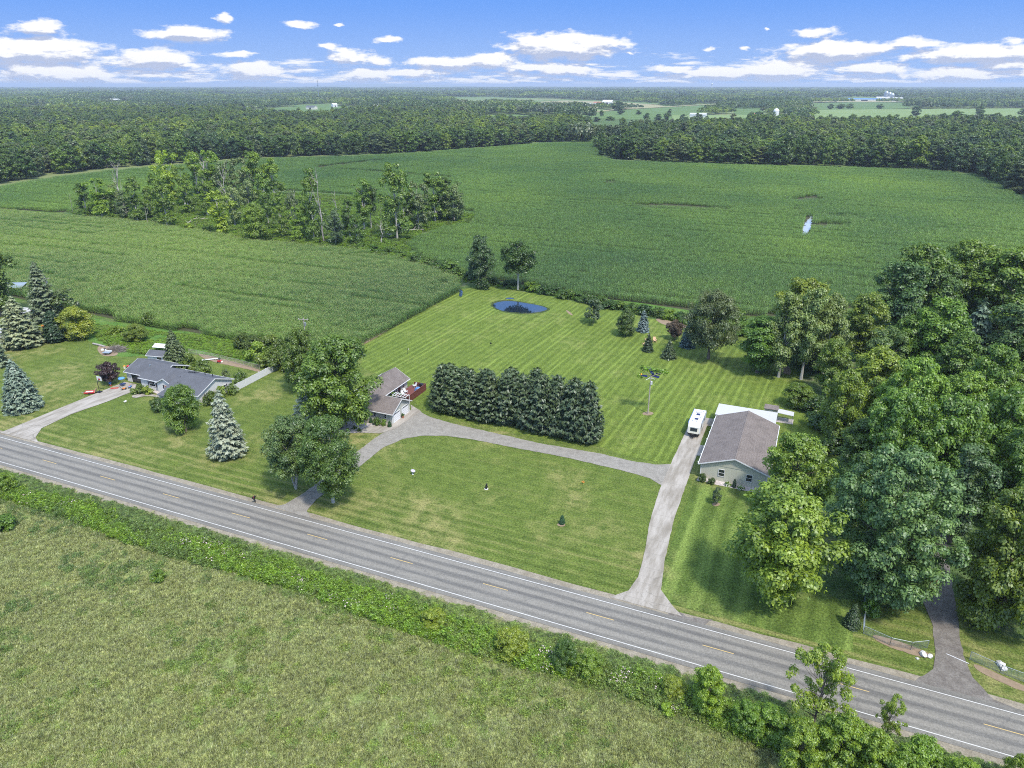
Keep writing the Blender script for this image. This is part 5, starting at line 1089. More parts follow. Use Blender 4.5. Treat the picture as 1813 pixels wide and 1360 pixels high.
toy(70, 592, [('body', 'black_plastic', 'box', (-.9, -.35, .4, .9, .35, .8)), ('seat', 'window_dark', 'box', (-.5, -.2, .8, .3, .2, .95)), ('handlebar', 'galvanized', 'tube', ([(.5, -.4, 1.1), (.5, .4, 1.1)], .04, 6)), ('wheel', 'rubber', 'tube', ([(.6, -.5, .3), (.6, .5, .3)], .3, 10)), ('wheel', 'rubber', 'tube', ([(-.6, -.5, .3), (-.6, .5, .3)], .3, 10))], 'quad_bike', 'black quad bike behind the airy grey spruce', 'quad bike', .2)
toy(77, 580, [('body', 'orange_paint', 'box', (-.4, -.3, .2, .4, .3, .7)), ('seat', 'red_paint', 'box', (.5, -.2, .3, .9, .2, .45)), ('wheel', 'rubber', 'tube', ([(.1, -.35, .2), (.1, .35, .2)], .2, 8))], 'pedal_cart', 'small orange and red cart right of the quad bike', 'toy')
for i, (px, py, rz_, lb) in enumerate(((331, 657, 2, 'first white patio chair from the left behind the white house'), (344, 658, 1, 'second white patio chair from the left behind the white house'), (357, 660, 3, 'third white patio chair from the left behind the white house'), (364, 663, 4, 'white patio chair furthest right behind the white house'))):
    x, y = P(px, py); lawn_chair(x, y, rz_, 'white_trim', lb, 0, 'patio chairs behind the white house', 1.15)
x, y = P(176, 612.5); mb = MB(); mb.tube([(-2.6, .2, .25), (0, 0, .28), (2.4, -.2, .22)], [.24, .27, .2], 9); o = mb.build('fallen_log', 'dead_wood'); o.location = (x, y, 0); tag(o, 'pale fallen log in front of the weeds at left', 'log')
def brushpile(x, y, R, H, label, seed, mat='brush_wood', n=420):
    rg = np.random.default_rng(seed); mb = MB()
    for i in range(n):
        a = rg.uniform(0, 6.3); r_ = R * rg.uniform(0, 1) ** .6; z = H * (1 - (r_ / R) ** 2) * rg.uniform(.1, 1); L_ = rg.uniform(.5, 1.4); d = unit(rg.normal(0, 1, (1, 3)) * [1, 1, .3])[0] * L_
        c = np.array([math.cos(a) * r_ * 1.4, math.sin(a) * r_ * .8, z]); mb.tube([c - d, c + d], [.035, .012], 3, False)
    o = mb.build('brush_pile', mat); o.location = (x, y, 0); tag(o, label, 'brush pile')
x, y = P(208, 620); brushpile(x, y, 2.3, 1.3, 'grey heap of cut brush beside the garden cart', 3)
# red car under the trees on the right
def car(px, py, rz, paint_, label):
    x, y = P(px, py); r = empty('parked_car', label, 'car', x, y, 0, rz)
    mb = MB(); mb.prism([(-2.2, .35), (2.15, .35), (2.25, .6), (2.15, .85), (1.1, 1.0), (-1.9, 1.02), (-2.22, .8)], -.88, .88, 'y'); mb.build('body', paint_, r)
    mb = MB(); mb.prism([(-1.6, 1.03), (.9, 1.01), (.35, 1.48), (-1.15, 1.5)], -.76, .76, 'y'); cb = mb.build('cabin_glass', 'window_dark', r); mb = MB(); mb.prism([(-1.15, 1.505), (.35, 1.485), (.3, 1.54), (-1.1, 1.56)], -.74, .74, 'y'); mb.build('roof', paint_, cb)
    for a in (-1.35, 1.35):
        for s in (-1, 1): mb = MB(); mb.tube([(a, s * .74, .33), (a, s * .91, .33)], .33, 14); wh = mb.build('wheel', 'rubber', r); mb = MB(); mb.tube([(a, s * .912, .33), (a, s * .925, .33)], .2, 10); mb.build('rim', 'chrome', wh)
    for s in (-1, 1): mb = MB(); mb.box(2.2, s * .62 - .16, .62, 2.27, s * .62 + .16, .78); mb.build('headlight', 'white_trim', r)
    mb = MB(); mb.box(2.21, -.35, .4, 2.28, .35, .58); mb.build('grille', 'black_plastic', r)
car(1640, 1022, R_(-82), 'red_car_paint', 'dark red car half hidden beneath the big trees on the gravel lane')
# distant farm buildings -------------------------------------------------
def barn(px, py, w_, d, h, wall, roof, name, label, cat='barn', rz=0.0, axis='x', z=0):
    x, y = P(px, py); r = empty(name, label, cat, x, y, 0, rz); mb = MB(); gable_walls(mb, -w_ / 2, w_ / 2, -d / 2, d / 2, h, h * 1.45, axis); mb.build('wall', wall, r); gable_roof(r, -w_ / 2, w_ / 2, -d / 2, d / 2, h, h * 1.45, axis, roof, .5, .3)
    mb = MB(); mb.box(-w_ * .1, -d / 2 - .15, 0, w_ * .1, -d / 2 - .02, h * .7); mb.build('door', 'shutter_dark', r)
def silo(px, py, rd, h, label, mat='galvanized'):
    x, y = P(px, py); r = empty('silo', label, 'silo', x, y); mb = MB(); mb.tube([(0, 0, 0), (0, 0, h)], rd, 16); mb.build('wall', mat, r); mb = MB(); mb.tube([(0, 0, h), (0, 0, h + rd * .5), (0, 0, h + rd * .75)], [rd * 1.02, rd * .6, rd * .1], 16); mb.build('dome', mat, r)
barn(1236, 208, 34, 16, 6, 'white_trim', 'metal_roof', 'long_barn', 'long white barn just above the right woods'); barn(1339, 208, 22, 14, 6, 'red_paint', 'terracotta', 'red_barn', 'red barn just above the right woods')
silo(1373, 208, 6, 14, 'pale round silo right of the red barn', 'white_trim'); barn(1352, 209, 12, 9, 4, 'white_trim', 'metal_roof', 'farm_outbuilding', 'small white outbuilding between the red barn and the silo')
barn(1076, 186, 34, 20, 11, 'white_trim', 'white_trim', 'white_barn', 'big white barn with pale roof at the middle farmstead'); barn(1058, 186, 26, 16, 7, 'white_trim', 'terracotta', 'farm_house', 'white farmhouse with reddish roof left of the big barn', 'house'); barn(1043, 187, 14, 12, 5, 'tarp_blue', 'metal_roof', 'machine_shed', 'small bluish machine shed leftmost at the middle farmstead', 'shed')
barn(1215, 177, 60, 26, 11, 'white_trim', 'metal_roof', 'warehouse', 'white warehouse beside the tan field far behind', 'building')
for i, (a, w_) in enumerate(((1462, 130), (1530, 130))): barn(a, 179, w_, 30, 7, 'cream_paint', 'tarp_blue', 'poultry_house', ('left' if i == 0 else 'right') + ' one of two very long low blue roofed sheds on the far tan field', 'shed')
barn(1562, 179, 50, 24, 12, 'white_trim', 'metal_roof', 'grain_store', 'white grain building beside the far silos', 'building'); 
for i, (a, lb) in enumerate(((1567, 'left tall grain silo'), (1573, 'middle tall grain silo'), (1578, 'right tall grain silo'))): silo(a, 179, 9, 34 - 4 * i, lb + ' of the far white farm')
barn(1588, 180, 36, 22, 11, 'white_trim', 'metal_roof', 'white_barn', 'white barn right of the far grain silos')
barn(205, 184, 44, 24, 12, 'white_trim', 'metal_roof', 'white_barn', 'lone white barn in the far left woods'); barn(552, 194, 30, 14, 7, 'cream_paint', 'shingle_grey', 'farm_house', 'grey roofed house on a far green clearing', 'house')
for i, (a, b, w_, lb) in enumerate(((638, 196, 18, 'leftmost white house of the far hamlet'), (646, 197, 22, 'tallest white house of the far hamlet'), (655, 196, 14, 'third white house from the left in the far hamlet'), (666, 193, 14, 'rightmost white house of the far hamlet'), (592, 190, 16, 'single white cottage left of the far hamlet'))): barn(a, b, w_, w_ * .7, 8, 'white_trim', 'white_trim' if i != 2 else 'shingle_grey', 'country_house', lb, 'house', .3 * i)
for i, (a, b, w_, lb) in enumerate(((664, 171, 40, 'left white speck of a building above the far hamlet'), (694, 171, 60, 'middle white building on the far rise'), (709, 170, 44, 'right white building on the far rise'), (1022, 158, 120, 'farthest white building left on the horizon woods'), (1086, 158, 120, 'farthest white building right on the horizon woods'))): barn(a, b, w_ * .6, w_ * .3, w_ * .13, 'white_trim', 'white_trim', 'farm_building', lb, 'building')
x, y = P(1260, 158); r = empty('water_tower', 'white water tower standing on the horizon', 'water tower', x, y); mb = MB(); mb.tube([(0, 0, 0), (0, 0, 62)], [9, 6], 10); mb.build('stem', 'white_trim', r); mb = MB(); mb.sphere((0, 0, 74), 17, 12, 8, (1, 1, .8)); mb.build('tank', 'white_trim', r)
x, y = P(565, 178); r = empty('radio_mast', 'tall thin lattice mast on the horizon at left', 'mast', x, y); mb = MB(); mb.tube([(0, 0, 0), (0, 0, 84)], [1.6, .9], 4); mb.build('tower', 'galvanized', r)
mb = MB(); mb.box(-2.2, -2.2, 60, 2.2, 2.2, 63); mb.build('platform', 'galvanized', r)
# ------------------------------------------------------------------ trees, one by one
T = tree
T('bluespruce', 43, 724, 638, 70, 'spruce_tree', 'dense blue spruce alone in the left lawn', color=(.95, 1, .95))
T('palespruce', 405, 806, 692, 72, 'spruce_tree', 'pale silvery spruce between the roadside lawn and the white house')
T('palespruce', 549, 760, 676, 66, 'spruce_tree', 'silvery spruce behind the birches and left of the big oak', rz=2, color=(.85, .9, .9))
T('tallspruce', 85, 568, 464, 60, 'spruce_tree', 'tall grey green spruce reaching above the corn edge at left')
T('palespruce', 42, 612, 526, 76, 'spruce_tree', 'airy grey spruce in front of the low white shed at left', rz=1, color=(.7, .75, .66))
T('palespruce', -12, 648, 585, 60, 'spruce_tree', 'grey spruce cut by the left picture edge', rz=4, color=(.6, .68, .6))
T('oval2', 4, 560, 436, 82, 'tall_tree', 'tall dark tree at the left edge above the mobile home', color=(.75, .8, .75))
T('yew', 101, 604, 550, 40, 'yew_tree', 'dark green conical yew beside the round yellow green bush')
T('bright', 141, 599, 543, 62, 'round_bush', 'round yellow green bush beside the dark yew', 'bush')
T('sapling', 120, 565, 510, 52, 'small_tree', 'thin sprawling little tree behind the yellow green bush', color=(.8, .85, .6))
T('bright', 243, 604, 574, 44, 'wild_shrub', 'olive green shrub in the rough grass left of the dark spruce', 'shrub', color=(.65, .72, .8))
T('shrub0', 265, 576, 552, 26, 'wild_shrub', 'small shrub against the corn edge at left', 'shrub')
T('shrub1', 206, 592, 576, 30, 'wild_shrub', 'low shrub in the weeds near the corn', 'shrub', color=(1.2, 1.2, .8))
T('purple', 194, 680, 641, 42, 'purple_tree', 'small dark purple tree beside the garage of the white house')
T('darkspruce', 313, 644, 583, 48, 'spruce_tree', 'dark spruce right behind the white house')
T('shrub2', 338, 660, 626, 32, 'yard_shrub', 'leafy shrub at the right foot of the dark spruce', 'shrub', color=(.7, .75, .7))
T('shrub0', 361, 668, 638, 34, 'yard_shrub', 'leafy shrub behind the white house by the patio chairs', 'shrub')
T('round', 330, 764, 682, 70, 'maple_tree', 'round green maple in front of the white house', color=(.92, 1.05, .9))
T('shrub1', 280, 727, 703, 30, 'garden_shrub', 'dark shrub at the corner of the white front wing', 'shrub', color=(.7, .75, .8)); T('shrub3', 376, 716, 692, 32, 'garden_shrub', 'shrub against the white house wall right of the maple', 'shrub', color=(.75, .75, .8)); T('shrub2', 392, 704, 684, 24, 'garden_shrub', 'shrub at the right gable of the white house', 'shrub')
T('shrub0', 247, 696, 681, 26, 'garden_shrub', 'shrub left of the white house front window', 'shrub'); T('shrub2', 262, 698, 684, 22, 'garden_shrub', 'yellowish shrub below the white house front window', 'shrub', color=(1.2, 1.1, .8)); T('shrub3', 412, 698, 678, 22, 'garden_shrub', 'shrub where the white fence meets the house', 'shrub')
T('shrub1', 426, 682, 655, 26, 'yard_shrub', 'small tree-like shrub behind the white vinyl fence', 'shrub'); T('sapling', 401, 672, 653, 16, 'yard_shrub', 'thin shrub behind the white house right of the patio', 'shrub')
for i, (px, py, ty, w_, c_) in enumerate(((432, 618, 590, 40, .7), (455, 628, 592, 50, .6), (480, 632, 594, 50, .65), (500, 640, 600, 44, .7), (478, 648, 616, 46, .95), (505, 655, 618, 46, .85), (458, 640, 606, 40, 1.3), (520, 640, 590, 50, .7), (598, 640, 600, 40, .8))):
    T('shrub%d' % (i % 4), px, py, ty, w_, 'thicket_bush', 'tangled green bush in the thicket between the corn and the white fence', 'bush', 'bushes in the thicket by the corn', (c_, c_, c_ * .9))
T('oak1', 538, 692, 584, 74, 'dark_tree', 'dark green tree left behind the big oak', color=(.72, .78, .7))
T('oak1', 604, 758, 597, 148, 'oak_tree', 'big spreading oak in front of the grey house', color=(1.05, 1.12, .95), rz=1.2)
T('birch', 524, 866, 738, 118, 'birch_tree', 'dark leaved birch clump with several white stems by the gravel drive entrance')
T('birch2', 590, 890, 738, 128, 'birch_tree', 'tall full birch right of the multi stemmed clump', color=(1, 1, .95))
# pine hedge: two staggered rows
hp = [(786, 724, 646), (806, 728, 652), (836, 736, 652), (866, 742, 656), (896, 748, 658), (926, 754, 664), (956, 762, 662), (986, 768, 672), (1014, 774, 672), (1040, 780, 674)]
for i, (px, py, ty) in enumerate(hp): T('pine%d' % (i % 3), px, py, ty + (i * 7 % 5) - 2, (50, 58, 52, 60, 54)[i % 5], 'pine_tree', ['leftmost', 'second', 'third', 'fourth', 'fifth', 'sixth', 'seventh', 'eighth', 'ninth', 'rightmost'][i] + ' front pine of the dense pine hedge' + (', counted from the left' if 0 < i < 9 else ''), 'tree', 'pines of the hedge beside the gravel drive', rz=i * 1.3)
for i, (px, py, ty) in enumerate([(798, 705, 643), (824, 709, 650), (860, 716, 653), (905, 722, 650), (950, 730, 652), (985, 738, 664), (1016, 742, 669)]): T('pine%d' % ((i + 1) % 3), px, py, ty, 58, 'pine_tree', ['leftmost', 'second', 'third', 'fourth', 'fifth', 'sixth', 'rightmost'][i] + ' pine in the back row of the hedge', 'tree', 'pines of the hedge beside the gravel drive', rz=i * 2.1 + .5)
# back lawn
T('willow', 1254, 636, 513, 98, 'willow_tree', 'large drooping grey green tree at the edge of the back lawn', color=(.75, .8, .7))
T('round', 1108, 594, 549, 40, 'round_tree', 'round dark tree left of the small blue spruce', color=(.75, .8, .75)); T('smallblue', 1138, 587, 551, 23, 'spruce_tree', 'small bright blue spruce in the back lawn', color=(.95, 1.0, 1.15)); T('smallspruce', 1147, 622, 590, 22, 'spruce_tree', 'narrow dark little spruce with tan chairs behind it', color=(.5, .6, .55)); T('smallspruce', 1184, 634, 601, 31, 'spruce_tree', 'little green spruce right of the tan chairs', rz=2)
T('smallblue', 1217, 614, 568, 30, 'spruce_tree', 'bluish spruce in the shade of the drooping tree', rz=3, color=(.55, .7, .8)); T('purple', 1195, 602, 567, 36, 'bronze_tree', 'small bronze leaved tree left of the shaded blue spruce', color=(2.2, 2.6, 1.3)); T('sapling', 1050, 573, 526, 40, 'young_tree', 'young loose tree left of the round dark tree', color=(.75, .85, .8))
T('aspen', 851, 507, 416, 58, 'field_tree', 'leafy crooked tree at the corn field corner behind the puddle', color=(.6, .75, .5)); T('trunky', 917, 514, 427, 60, 'field_tree', 'round crowned tree with bare pale trunk behind the puddle', color=(.85, .95, .8))
T('shrub1', 856, 512, 492, 26, 'field_bush', 'dark bush at the foot of the crooked field tree', 'bush', color=(.6, .7, .6))
T('yew', 995, 928, 912, 11, 'small_evergreen', 'tiny dark green evergreen on a mulch ring in the front lawn', 'shrub', color=(1.1, 1.7, .9)); T('sapling', 1267, 893, 862, 20, 'sapling_tree', 'young sapling in the side lawn below the workshop', 'tree', color=(.7, .8, .55))
T('shrub0', 1243, 853, 838, 17, 'foundation_shrub', 'green shrub at the left corner of the workshop gable', 'shrub', color=(.9, .9, .8)); T('shrub1', 1260, 857, 846, 15, 'foundation_shrub', 'low shrub second from the left along the workshop gable', 'shrub', color=(.7, .7, .6)); T('yew', 1299.5, 863, 848, 8, 'foundation_shrub', 'upright dark shrub between white hydrangeas at the workshop', 'shrub')
for i, (px, py) in enumerate(((1288, 860), (1311, 867))):
    x, y = P(px, py); r = plant('shrub2', x, y, .8, 1.3, 'hydrangea_bush', ('left' if i == 0 else 'right') + ' white flowering hydrangea along the workshop gable', 'shrub', color=(.9, 1, .8))
    rg2 = np.random.default_rng(i); a = unit(rg2.normal(0, 1, (90, 3))) * [1.35, 1.35, 1.9]; a[:, 2] = abs(a[:, 2]) + .25; link('blossoms', quadmesh('blossoms', leafquads(rg2, a, a, .22, .18, .3), 'hydrangea'), r)
for i, (px, py, ty, w_) in enumerate(((657, 749, 739, 7), (668, 753, 738, 14), (680, 754, 742, 13), (690, 756, 745, 8))): T(('yew', 'shrub1', 'shrub2', 'yew')[i], px, py, ty, w_, 'foundation_shrub', ['first', 'second', 'third', 'fourth'][i] + ' clipped shrub from the left along the grey garage wall', 'shrub', color=(1, 1.4, .8) if i in (0, 3) else (.85, .95, .6))
for i, (px, py, w_) in enumerate(((628, 760, 9), (636, 764, 8), (616, 764, 8))): T('shrub%d' % i, px, py, py - 6, w_, 'garden_plant', ['left', 'right', 'lowest'][[2, 0, 1].index(i) if False else (1, 2, 0)[i]] + ' small plant in the stone bed under the big oak', 'plant')
x, y = P(716, 738); r = empty('flower_pot', 'terracotta pot with a plant between the two garage doors', 'flower pot', -40.55, 42.3, .09); mb = MB(); mb.tube([(0, 0, 0), (0, 0, .45)], [.2, .28], 10); mb.build('pot', 'terracotta', r); o = link('foliage', D['shrub0']['crown'], r); o.scale = (.22, .22, .28); o.location = (0, 0, .42)
for nm, (x, y), lb, s in (('potted_shrub', (-46.9, 48.9), 'dense green potted shrub beside the pergola', .5), ('potted_shrub', (-45.9, 50.0), 'yellowish potted plant on the deck edge', .34)):
    r = empty(nm, lb, 'plant', x, y, .7); mb = MB(); mb.tube([(0, 0, 0), (0, 0, .4)], [.2, .26], 8); mb.build('pot', 'terracotta', r); o = link('foliage', D['shrub2']['crown'], r, (.8, .9, .7)); o.scale = (s, s, s * 1.1); o.location = (0, 0, .35)
# right hand wood
RW = [('oval1', 1340, 660, 560, 88, 'rounded tree at the wood edge right of the drooping tree', (.85, 1, .9)), ('light2', 1412, 640, 493, 112, 'broad olive tree behind the pale stemmed group', (.75, .75, .75)), ('aspen', 1378, 668, 515, 72, 'left tree of the pale stemmed grove', (.95, 1.1, .75)), ('aspen', 1418, 672, 508, 76, 'middle tree of the pale stemmed grove', (1.0, 1.15, .8)), ('aspen', 1456, 668, 520, 78, 'right tree of the pale stemmed grove', (.9, 1.05, .8)),
      ('oval1', 1522, 640, 518, 78, 'fine leaved tree right of the pale stemmed grove', (1.05, 1, .8)), ('oval2', 1575, 615, 462, 96, 'dark tree with visible leaning trunks above the wood', (.65, .75, .7)), ('wide1', 1610, 590, 432, 150, 'highest dark crown at the back of the wood', (.7, .78, .7)), ('wide1', 1690, 570, 425, 140, 'broad crown on the skyline beside the highest one', (.85, .9, .7)), ('light2', 1770, 590, 438, 140, 'pale grey green crown at the upper right', (.6, .72, .62)),
      ('oval1', 1640, 690, 528, 110, 'rounded mid green tree in the middle of the wood', (.95, 1.1, .8)), ('oval1', 1590, 680, 560, 80, 'small crowned tree below the dark leaning one', (.85, .95, .8)), ('palespruce', 1705, 680, 530, 90, 'blue green pine like tree in the wood', (.42, .55, .44)), ('oval2', 1765, 700, 540, 110, 'dark tree right of the blue green one', (.75, .8, .75)), ('wide2', 1813, 720, 560, 110, 'yellowish crown at the right picture edge', (.65, .68, .62)),
      ('light2', 1540, 745, 618, 118, 'yellow green crown standing over the mown grass corner', (.78, .82, .66)), ('round', 1411, 720, 680, 62, 'rounded bush where the lawn meets the wood', (1.05, 1.05, .75)), ('light2', 1480, 790, 655, 84, 'loose yellow green tree at the wood edge', (.74, .8, .62)), ('wide1', 1600, 800, 635, 140, 'feathery mid green crown in the central wood', (1.1, 1.25, .95)), ('wide1', 1690, 800, 660, 140, 'wide feathery crown right of the central one', (1.15, 1.25, .95)),
      ('wide1', 1560, 870, 690, 140, 'broad crown behind the workshop tree', (1.05, 1.2, 1)), ('wide2', 1650, 890, 700, 160, 'large light crown in the middle right wood', (.62, .75, .62)), ('wide2', 1750, 880, 690, 160, 'big soft crown towards the right edge', (.6, .74, .62)), ('oval2', 1820, 850, 640, 110, 'darker tree at the right edge of the wood', (.8, .85, .8)), ('wide1', 1800, 940, 760, 150, 'low mid green crown at the right edge', (1, 1.1, .9)),
      ('oval1', 1725, 790, 610, 90, 'narrow crown rising between the feathery ones', (.9, 1, .7)), ('oval1', 1510, 850, 745, 80, 'shadowed tree at the inner lawn corner', (.8, .85, .8)), ('light2', 1397, 905, 768, 112, 'light green tree overlapping the workshop roof', (.92, 1.0, .9)), ('light1', 1364, 1066, 862, 192, 'tall light green maple nearest the road on the right', (1.08, 1.05, .85)),
      ('bigdark', 1556, 1060, 794, 232, 'huge blue green tree left of the gravel lane', (1.2, 1.16, 1.05)), ('bigyellow', 1765, 1110, 865, 205, 'big yellow green tree right of the gravel lane', (.68, .72, .70)), ('oval2', 1680, 960, 790, 100, 'dark tree between the two biggest crowns', (.9, .9, .9)), ('wide1', 1880, 1060, 840, 160, 'crown cut off by the right edge beside the big yellow green tree', (.9, 1, .8)),
      ('oval1', 1500, 955, 800, 80, 'dark green tree behind the roadside maple', (.7, .8, .75)), ('oval1', 1465, 700, 600, 60, 'slim tree behind the rounded bush', (.9, .95, .8)), ('wide2', 1880, 700, 540, 140, 'crown beyond the right edge at mid height', (.6, .7, .6)), ('wide1', 1900, 820, 650, 160, 'crown beyond the right edge in the middle', (1, 1.05, .9)), ('wide1', 1870, 560, 440, 130, 'crown beyond the right edge at the back', (.8, .85, .75)),
      ('oval2', 1640, 600, 470, 90, 'dark crown between the two skyline crowns', (.7, .78, .72)), ('oval1', 1680, 720, 585, 90, 'middle layer tree under the blue green one', (.85, .95, .8)), ('oval1', 1790, 780, 640, 100, 'mid green tree near the right edge', (.85, .9, .8)), ('oval2', 1555, 690, 580, 70, 'dark small tree left of the small crowned one', (.75, .8, .75))]
for i, (k, a, b, c_, w_, lb, col) in enumerate(RW): T(k, a, b, c_, w_, 'bush' if 'bush' in lb else 'broadleaf_tree', lb, 'bush' if 'bush' in lb else 'tree', 'trees of the wood on the right', col, rz=i * 1.7)
rg = np.random.default_rng(11); pl = []
for i in range(400):
    px, py = rg.uniform(1400, 2000), rg.uniform(590, 1000)
    if px - 1400 < (py - 640) * .55 + 40 or px < 1500 and py > 700 or (px < 1560 and py > 760) or (1600 < px < 1700 and py > 900): continue
    x, y = P(px, py)
    if all(math.hypot(x - a, y - b) > 5.5 for a, b in pl): pl.append((x, y))
for i, (x, y) in enumerate(pl[:46]): plant(('oval1', 'oval2', 'wide1', 'oval2')[i % 4], x, y, rg.uniform(8, 12), rg.uniform(7, 10), 'understory_tree', 'smaller dark tree filling the wood between the large crowns', 'tree', 'understory of the wood on the right', (.8, .85, .75))
x, y = P(1493, 905)
for i, (px, py, ty, w_, lb) in enumerate(((1455, 760, 728, 60, 'low bush at the mown grass edge right of the kennel'), (1480, 800, 765, 60, 'second low bush along the mown grass edge'), (1508, 838, 800, 60, 'third low bush along the mown grass edge'), (1507, 1108, 1068, 34, 'dark small conifer-like bush left of the lane fence post'), (1540, 1092, 1062, 36, 'bright bush behind the lane fence corner'), (1448, 735, 700, 44, 'bush behind the rounded one at the lawn edge'))):
    T('shrub%d' % (i % 4) if i != 3 else 'darkspruce', px, py, ty, w_, 'edge_bush', lb, 'bush', None, (.7, .8, .6) if i != 4 else (1.3, 1.5, .8))
# hedgerow across the fields
def hz(X, Y): return 100 + X * .4192, 240 + Y * .4192
HW = [('hedge0', 130, 335, 200, 95), ('hedge1', 195, 345, 178, 120), ('hedge3', 255, 335, 190, 80), ('hedge2', 345, 365, 172, 110), ('hedge0', 405, 350, 215, 80), ('hedge1', 490, 300, 58, 120), ('hedge2', 470, 385, 180, 120), ('hedge2', 440, 330, 150, 90), ('hedge0', 600, 250, 70, 110), ('hedge1', 660, 285, 60, 150), ('hedge3', 720, 290, 90, 90), ('hedge2', 560, 330, 190, 90), ('hedge3', 800, 290, 75, 110), ('hedge0', 860, 300, 70, 130),
      ('hedge2', 925, 300, 95, 120), ('hedge1', 700, 425, 230, 130), ('hedge3', 755, 380, 200, 90), ('round', 850, 445, 285, 140), ('hedge0', 900, 400, 240, 80), ('hedge2', 955, 430, 275, 80), ('hedge1', 1020, 445, 300, 90), ('hedge3', 1000, 380, 220, 70), ('hedge2', 1090, 445, 135, 110), ('hedge0', 1060, 420, 250, 90), ('hedge3', 1180, 460, 300, 90), ('sparse2', 1240, 430, 270, 80),
      ('sparse', 1300, 400, 172, 130), ('trunky', 1330, 390, 200, 70), ('hedge2', 1440, 440, 112, 140), ('hedge0', 1470, 400, 150, 110), ('hedge3', 1530, 400, 180, 110), ('hedge2', 1600, 365, 152, 130), ('hedge3', 1680, 362, 190, 110), ('hedge0', 1640, 355, 175, 120), ('sparse2', 640, 340, 160, 80), ('hedge3', 820, 350, 170, 90), ('sparse', 545, 300, 120, 90), ('hedge2', 890, 350, 160, 90), ('hedge2', 1270, 460, 330, 70), ('hedge3', 300, 350, 220, 80)]
for i, (k, X, Y, Ty, w_) in enumerate(HW):
    a, b = hz(X, Y); c_ = (.95, 1.05, .85) if i % 3 else (.75, .85, .75)
    T(k, a, b, 240 + Ty * .4192, w_ * .4192 * .95, 'hedgerow_tree', 'ragged green tree in the hedgerow between the two corn fields', 'tree', 'trees of the field hedgerow', c_, rz=i * 2.3)
for i, (k, X, Y, Ty, w_, lb) in enumerate((('snag2', 70, 325, 243, 10, 'short dark dead trunk at the left end of the hedgerow'), ('snag1', 285, 320, 108, 70, 'tall bleached dead tree near the left of the hedgerow'), ('snag1', 727, 320, 120, 50, 'pale dead tree in the middle of the hedgerow'), ('snag2', 1130, 450, 150, 60, 'dead pale trunk beside the tall leafy hedgerow tree'), ('snag1', 1375, 460, 372, 50, 'broken blond trunk at the right of the hedgerow'), ('snag2', 1372, 385, 300, 20, 'thin bare stick tree right of the two stemmed trees'), ('snag2', 385, 375, 300, 24, 'thin pale dead trunk in the left third of the hedgerow'), ('snag1', 1010, 350, 230, 40, 'dead grey tree behind the hedgerow bushes'), ('snag1', 640, 250, 85, 90, 'large bare branched tree at the top of the hedgerow'), ('snag2', 1185, 340, 235, 30, 'slender bare tree standing in the corn beyond the hedgerow'))):
    a, b = hz(X, Y); T(k, a, b, 240 + Ty * .4192, w_ * .4192, 'dead_tree', lb, 'tree', 'dead trees of the hedgerow', rz=i)
for i, (X, Y, rz_) in enumerate(((600, 358, .2), (560, 375, 2.2), (1405, 400, 1.0), (1420, 430, 2.6), (1500, 405, .3))):
    x, y = P(*hz(X, Y)); rg2 = np.random.default_rng(i); mb = MB(); mb.tube([(-5, 0, .4), (0, .3, .7), (6, 0, .9)], [.35, .28, .1], 7)
    for k in range(6): q = rg2.uniform(-2, 5); mb.tube([(q, 0, .7), (q + 1.2, rg2.uniform(-2, 2), rg2.uniform(.8, 2.4))], [.1, .03], 4)
    o = mb.build('fallen_tree', 'dead_wood'); o.location = (x, y, 0); o.rotation_euler = (0, 0, rz_); tag(o, ['pale fallen trunk in the gap at the left of the hedgerow', 'second fallen trunk crossing the first one', 'fallen trunk below the tall right hedgerow trees', 'fallen trunk tangled at the hedgerow bend', 'fallen trunk at the right end of the hedgerow'][i], 'log')
SB = [(1250, 462, 30), (1290, 478, 36), (1340, 492, 40), (1400, 500, 44), (1455, 515, 40), (1190, 450, 34), (1100, 455, 34), (1010, 446, 30), (900, 436, 30), (640, 402, 36), (560, 392, 30), (420, 372, 30), (330, 362, 30), (230, 350, 30), (120, 340, 30), (1510, 530, 44), (1560, 545, 44), (1610, 560, 44), (1660, 570, 60), (1700, 590, 50)]
sh = [hz(X, Y) + (w_ * .5,) for X, Y, w_ in SB] + [(835, 495, 24), (870, 503, 22), (940, 515, 26), (965, 520, 24), (985, 522, 22), (1005, 528, 26), (1022, 530, 22), (1042, 536, 26), (1062, 540, 26), (1082, 546, 24), (1100, 547, 22), (1120, 551, 24), (1142, 556, 26), (1165, 560, 26), (1185, 563, 24), (1205, 568, 26), (1228, 572, 30), (1285, 585, 34), (1310, 592, 36), (1262, 560, 40), (1295, 570, 44), (905, 508, 22)]
for i, (px, py, w_) in enumerate(sh): T('shrub%d' % (i % 4), px, py, py - w_ * .62, w_ * 1.35, 'hedgerow_bush', 'low rounded bush in the scrub strip along the corn', 'bush', 'bushes of the scrub strip', ((.8, .9, .7), (1.1, 1.15, .8), (.6, .75, .65))[i % 3], rz=i)
